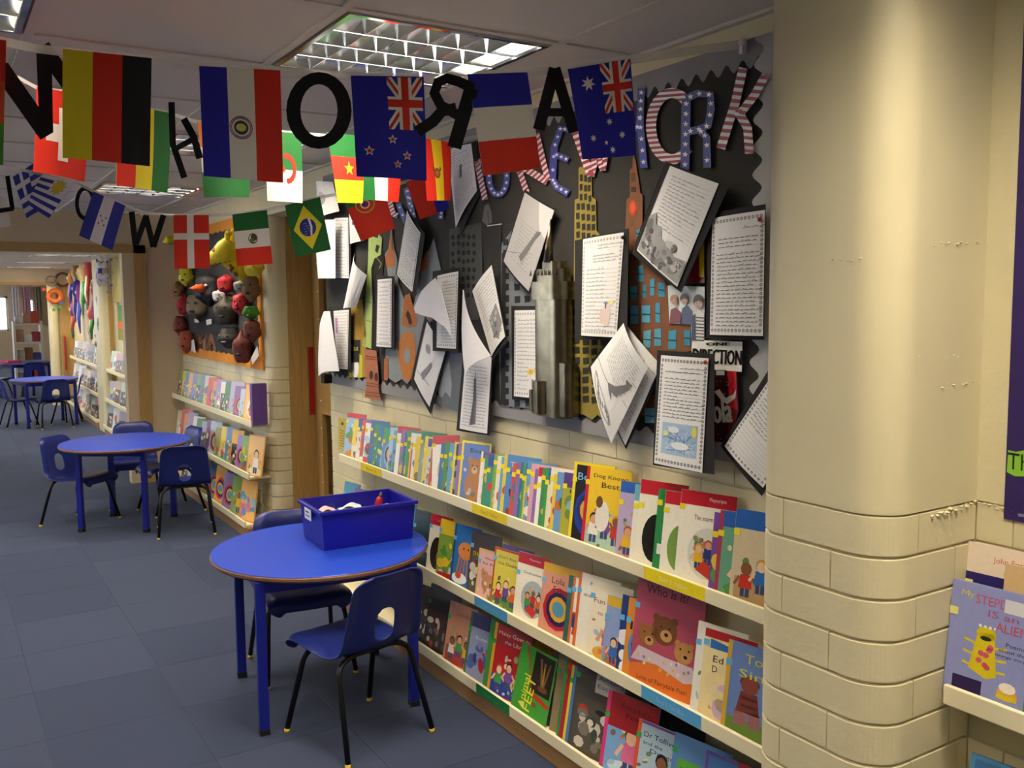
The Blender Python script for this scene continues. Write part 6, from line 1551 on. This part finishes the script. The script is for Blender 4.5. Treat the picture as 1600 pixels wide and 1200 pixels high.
mask(287, 477, 6, 13, '#a8242a', 'red mask near the wall corner')
mask(353, 444, 8, 11, '#b01e26', 'red oval mask under the giraffe')
mask(377, 475, 9, 12, '#b82028', 'red mask with a nose at the door side of the board', nose='#c83038')
mask(282, 509, 7, 14, '#7a2c24', 'dark red lumpy mask low at the wall corner')
mask(291, 533, 8, 15, '#9a4428', 'rust brown mask at the bottom wall corner')
mask(355, 485, 14, 17, '#3f3a2c', 'tall dark olive mask in the middle of the board', horns=[(-.4, .6, -.4, .5, '#3f3a2c'), (.4, .6, .4, .5, '#3f3a2c')])
mask(358, 527, 13, 12, '#221f1c', 'black mask with pale swirls below the dark olive one', eyes='#8a8478')
mask(392, 488, 5, 7, '#3a8a2c', 'small green mask at the door-side edge', eyes='#d8d040')
mask(394, 516, 8, 12, '#6e3428', 'long chestnut mask by the door-side edge')
mask(380, 543, 11, 18, '#6a2e24', 'round chestnut mask at the bottom of the board')
mask(379, 447, 7, 7, '#8c8c88', 'silver grey mask behind the green, white and red flag')
mask(393, 450, 8, 14, '#7a5c38', 'tan mask at the upper door-side edge')
mask(345, 462, 6, 8, '#c8c0c4', 'small pale mask beside the red oval one')
mask(398, 420, 10, 8, '#d8c22a', 'yellow lump mask at the upper door-side edge', mouth=False)
polys = []
for k, ch in enumerate('MA'):
    polys += text_(ch, 306+k*17, 548, 14, -26, '#a8683a', 1, bold=1.0)
g = MB(); add_print(g, polys, WS(MX-.003), flip=True); o = g.build('painted_letters', 'paint_matte', mb)
for k, pl in enumerate(([(297, 533), (303, 530), (306, 552), (299, 548)], [(366, 540), (373, 545), (380, 562), (368, 556)], [(392, 560), (402, 540), (405, 556), (394, 570)], [(303, 490), (309, 488), (311, 504), (304, 504)], [(322, 500), (330, 498), (331, 506), (323, 508)])):
    o = print_obj('paper_scrap', pl, '#d8d0ca', [], WS(MX-.03), 'print_paper', None, .001, flip=True); tag(o, 'scrap of pale paper between the masks on the orange-edged board', 'paper', 'paper scraps on the mask board')

# ------------------------------------------------------------------ the next room: carnival hangings on the wall and in the opening
rn = random.Random(21)
HG = 'carnival hangings on the far wall'
spec = [(160, 420, 8, 26, '#3a2c48', 'dark violet'), (152, 470, 7, 30, '#b83a3a', 'red and white'), (141, 440, 8, 36, '#b8342a', 'scarlet'), (147, 505, 7, 24, '#c8423a', 'coral'), (133, 450, 5, 40, '#c8a86a', 'straw'), (128, 480, 6, 34, '#8a2a8a', 'magenta'), (122, 470, 5, 28, '#3a3a98', 'royal blue'), (118, 500, 5, 24, '#a03aa0', 'purple'), (114, 450, 5, 22, '#d8902a', 'orange'), (158, 532, 5, 14, '#8a8a9a', 'silver grey'), (161, 490, 4, 34, '#c8c0c8', 'pale lilac'), (120, 420, 5, 16, '#3a5a2a', 'dark green')]
for px, py, rx, ry, c, nm in spec:
    y = onx(px, 500, WX-.1).y; p = onx(px, py, WX-.1); z = ony(px, py, p.y).z; kk = p.y*1.12/1450
    r = empty('carnival_hanging', (WX-.1, p.y, p.z)); tag(r, '%s carnival mask with streamers on the wall of the next room' % nm, 'mask', HG)
    g = MB(); g.ball((0, 0, ry*kk*.5), (.07, rx*kk*1.2, ry*kk*.45), 12, 8, c); g.ball((-.05, 0, ry*kk*.55), (.03, .03, .03), 8, 6, '#e8d8c0'); g.build('mask_body', 'paint_matte', r, smooth=True)
    for k in range(5):
        g = MB(); o0 = (k-2)*rx*kk*.4; c2 = rn.choice(['#b83a8a', '#3a4ab8', '#d8a02a', '#c84a3a', '#3a8a4a', c, '#e0d8d0'])
        g.tube([(-.02, o0, ry*kk*.2), (-.05, o0*1.2+rn.uniform(-.03, .03), -ry*kk*.4), (-.04, o0*1.3+rn.uniform(-.05, .05), -ry*kk*rn.uniform(.7, 1.))], [.03, .024, .006], 6, c2); g.build('streamer', 'paint_matte', r, smooth=True)
def hoop(px, py, rpx, t, col, Y, label):
    p = ony(px, py, Y); R = rpx*Y*1.12/1450
    g = MB(); g.tube([p+Vector((R*math.cos(a), 0, R*math.sin(a))) for a in [2*math.pi*k/20 for k in range(21)]], t, 6, col, cap=False)
    o = g.build('craft_hoop', 'paint_matte', smooth=True); tag(o, label, 'hoop')
hoop(98, 437, 8, .02, '#5a3a24', 15.5, 'thin brown craft hoop on the end wall of the next room')
hoop(80, 439, 6, .015, '#7a6a58', 15.42, 'thin grey craft hoop on the end wall of the next room')
hoop(86, 463, 7, .04, '#d86a2a', 15.5, 'thick orange craft hoop beside the far door')
for px, py, c, nm in ((84, 484, '#2f9a3a', 'green paper star under the orange hoop'), (93, 480, '#3aa04a', 'second green paper star by the far door'), (96, 473, '#3a5ab8', 'small blue paper star by the far door'), (75, 452, '#e8b83a', 'yellow paper ornament on the far doorpost'), (68, 452, '#c83a3a', 'red paper ornament on the far doorpost')):
    p = ony(px, py, 15.45); g = MB(); st = star_(0, 0, .038, c)[0]; g.prism(st, lambda u, v, w: p+Vector((u, w, v)), -.01, .01, c); o = g.build('paper_ornament', 'paint_matte'); tag(o, nm, 'ornament')
# white paper butterflies and a silver strip in the opening
def garland(px, pys, col, label, Y=8.53, wing=6):
    r = empty('paper_garland', ony(px, 393, Y)); tag(r, label, 'garland'); k = Y*1.12/1450
    g = MB(); g.tube([(0, 0, .06), ony(px, pys[-1], Y)-r.location], .002, 5, '#e8e8e8'); g.build('thread', 'paint_matte', r)
    for i, py in enumerate(pys):
        p = ony(px+(-1)**i*1.0, py, Y)-r.location
        g = MB()
        for s in (-1, 1): g.ball(p+Vector((s*wing*k*.5, 0, .0)), (wing*k*.55, .008, wing*k*.75), 10, 6, col, Matrix.Rotation(s*.5, 3, 'Y'))
        g.build('butterfly', 'paint_matte', r, smooth=True)
garland(160, [404, 414, 432, 442], '#f4f4f2', 'string of white paper butterflies hanging in the wide opening')
garland(171, [406, 416, 426, 436, 446, 456], '#b8bcc0', 'string of silver grey paper shapes hanging in the wide opening', Y=8.41, wing=3)
o = MB().tube([ony(200, 391, 8.53), ony(190, 405, 8.53), ony(194, 420, 8.5), ony(200, 426, 8.45)], .006, 6, '#2a1a14').build('hanging_cord', 'paint_matte', smooth=True); tag(o, 'dark looped cord hanging at the top of the opening', 'cord')
# poster panel on the wall just beyond the opening
y0, y1 = 11.6, 10.35
polys = []
for k in range(22): polys.append(R_(rn.uniform(0, 1.0), rn.uniform(0, .7), 1.0+rn.uniform(0, .25), .7+rn.uniform(0, .2), rn.choice(['#7a4a98', '#d8622a', '#3f8a4a', '#d8b03a', '#8a8a3a', '#c8442e', '#e0d8c8']), 1+k % 4))
o = print_obj('patchwork_poster', [(0, 0), (1.25, 0), (1.25, .9), (0, .9)], '#8a8a3a', polys, lambda u, v, w: Vector((WX-.006-w, y0-u, 1.12+v)), 'print_paper', None, .004, step=.0006); tag(o, 'bright patchwork poster panel on the wall just past the opening', 'poster')
o = MB().box((WX-.05, 10.6, 1.55), (WX-.012, 11.6, 2.05)).build('olive_screen', 'print_card'); o.data.materials[0] = mat('olive', '#8a7c3a', .7); tag(bevel(o, .004), 'olive green pinboard over the patchwork poster panel', 'board')

# ------------------------------------------------------------------ the last room: shelf unit, things on it
Y3 = 20.5
a, b = ony(24, 560, Y3), ony(66, 560, Y3)
un = empty('shelf_unit', ((a.x+b.x)/2, Y3, 0)); tag(un, 'grey open shelf unit beyond the second opening', 'shelf unit')
hw = (b.x-a.x)/2; zs = [.05, .42, .78, 1.14]
for s in (-1, 1): MB().box((s*hw-.02, -.2, 0), (s*hw+.02, .2, 1.2)).build('side_panel', 'ceiling_grid', un)
for z in zs: MB().box((-hw+.02, -.2, z-.015), (hw-.02, .2, z+.015)).build('shelf_board', 'ceiling_grid', un)
cl = ['#e0d8d0', '#b8865a', '#c84a3a', '#d8cfc4', '#8a5a3a', '#3a4a88', '#d0a080', '#e8e4e0', '#a83a4a']
nmz = ['ivory', 'tan', 'red', 'pale grey', 'brown', 'navy', 'peach', 'white', 'crimson']
for i, z in enumerate(zs):
    for j in range(3):
        c = (i*3+j) % 9
        o = bevel(MB().box((-.07, -.1, 0), (.07, .1, .14+.05*((i+j) % 3))).build('storage_box', 'print_card'), .006); o.data.materials[0] = mat('box_'+nmz[c]+str(i), cl[c], .7)
        o.location = (un.location.x-hw*.6+hw*.6*j, Y3, z+.0155); tag(o, '%s box on the grey shelf unit, %s board' % (nmz[c], ['lowest', 'second', 'third', 'top'][i]), 'box', 'boxes on the grey shelf unit')
# curtains by the far windows
for (px, c, nm) in ((24, '#e6dfe6', 'white curtain'), (42, '#c89ab0', 'pale pink curtain strip'), (60, '#8a8a70', 'dull green curtain')):
    p = ony(px, 470, 25.8); g = MB()
    g.grid(lambda u, v: Vector((p.x+(u-.5)*.17, 25.85+.03*math.sin(u*18), 1.95-.95*v)), 16, 2, c); g.grid(lambda u, v: Vector((p.x+(u-.5)*.17, 25.86+.03*math.sin(u*18), 1.95-.95*v)), 16, 2, c)
    g.tube([(p.x-.095, 25.86, 1.95), (p.x+.095, 25.86, 1.95)], .012, 6, '#d8d8d8'); g.box((p.x-.01, 25.86, 1.94), (p.x+.01, 26.0, 1.96), '#d8d8d8')
    o = g.build('curtain', 'print_flag', smooth=True); tag(o, nm+' hanging beside the far windows', 'curtain')
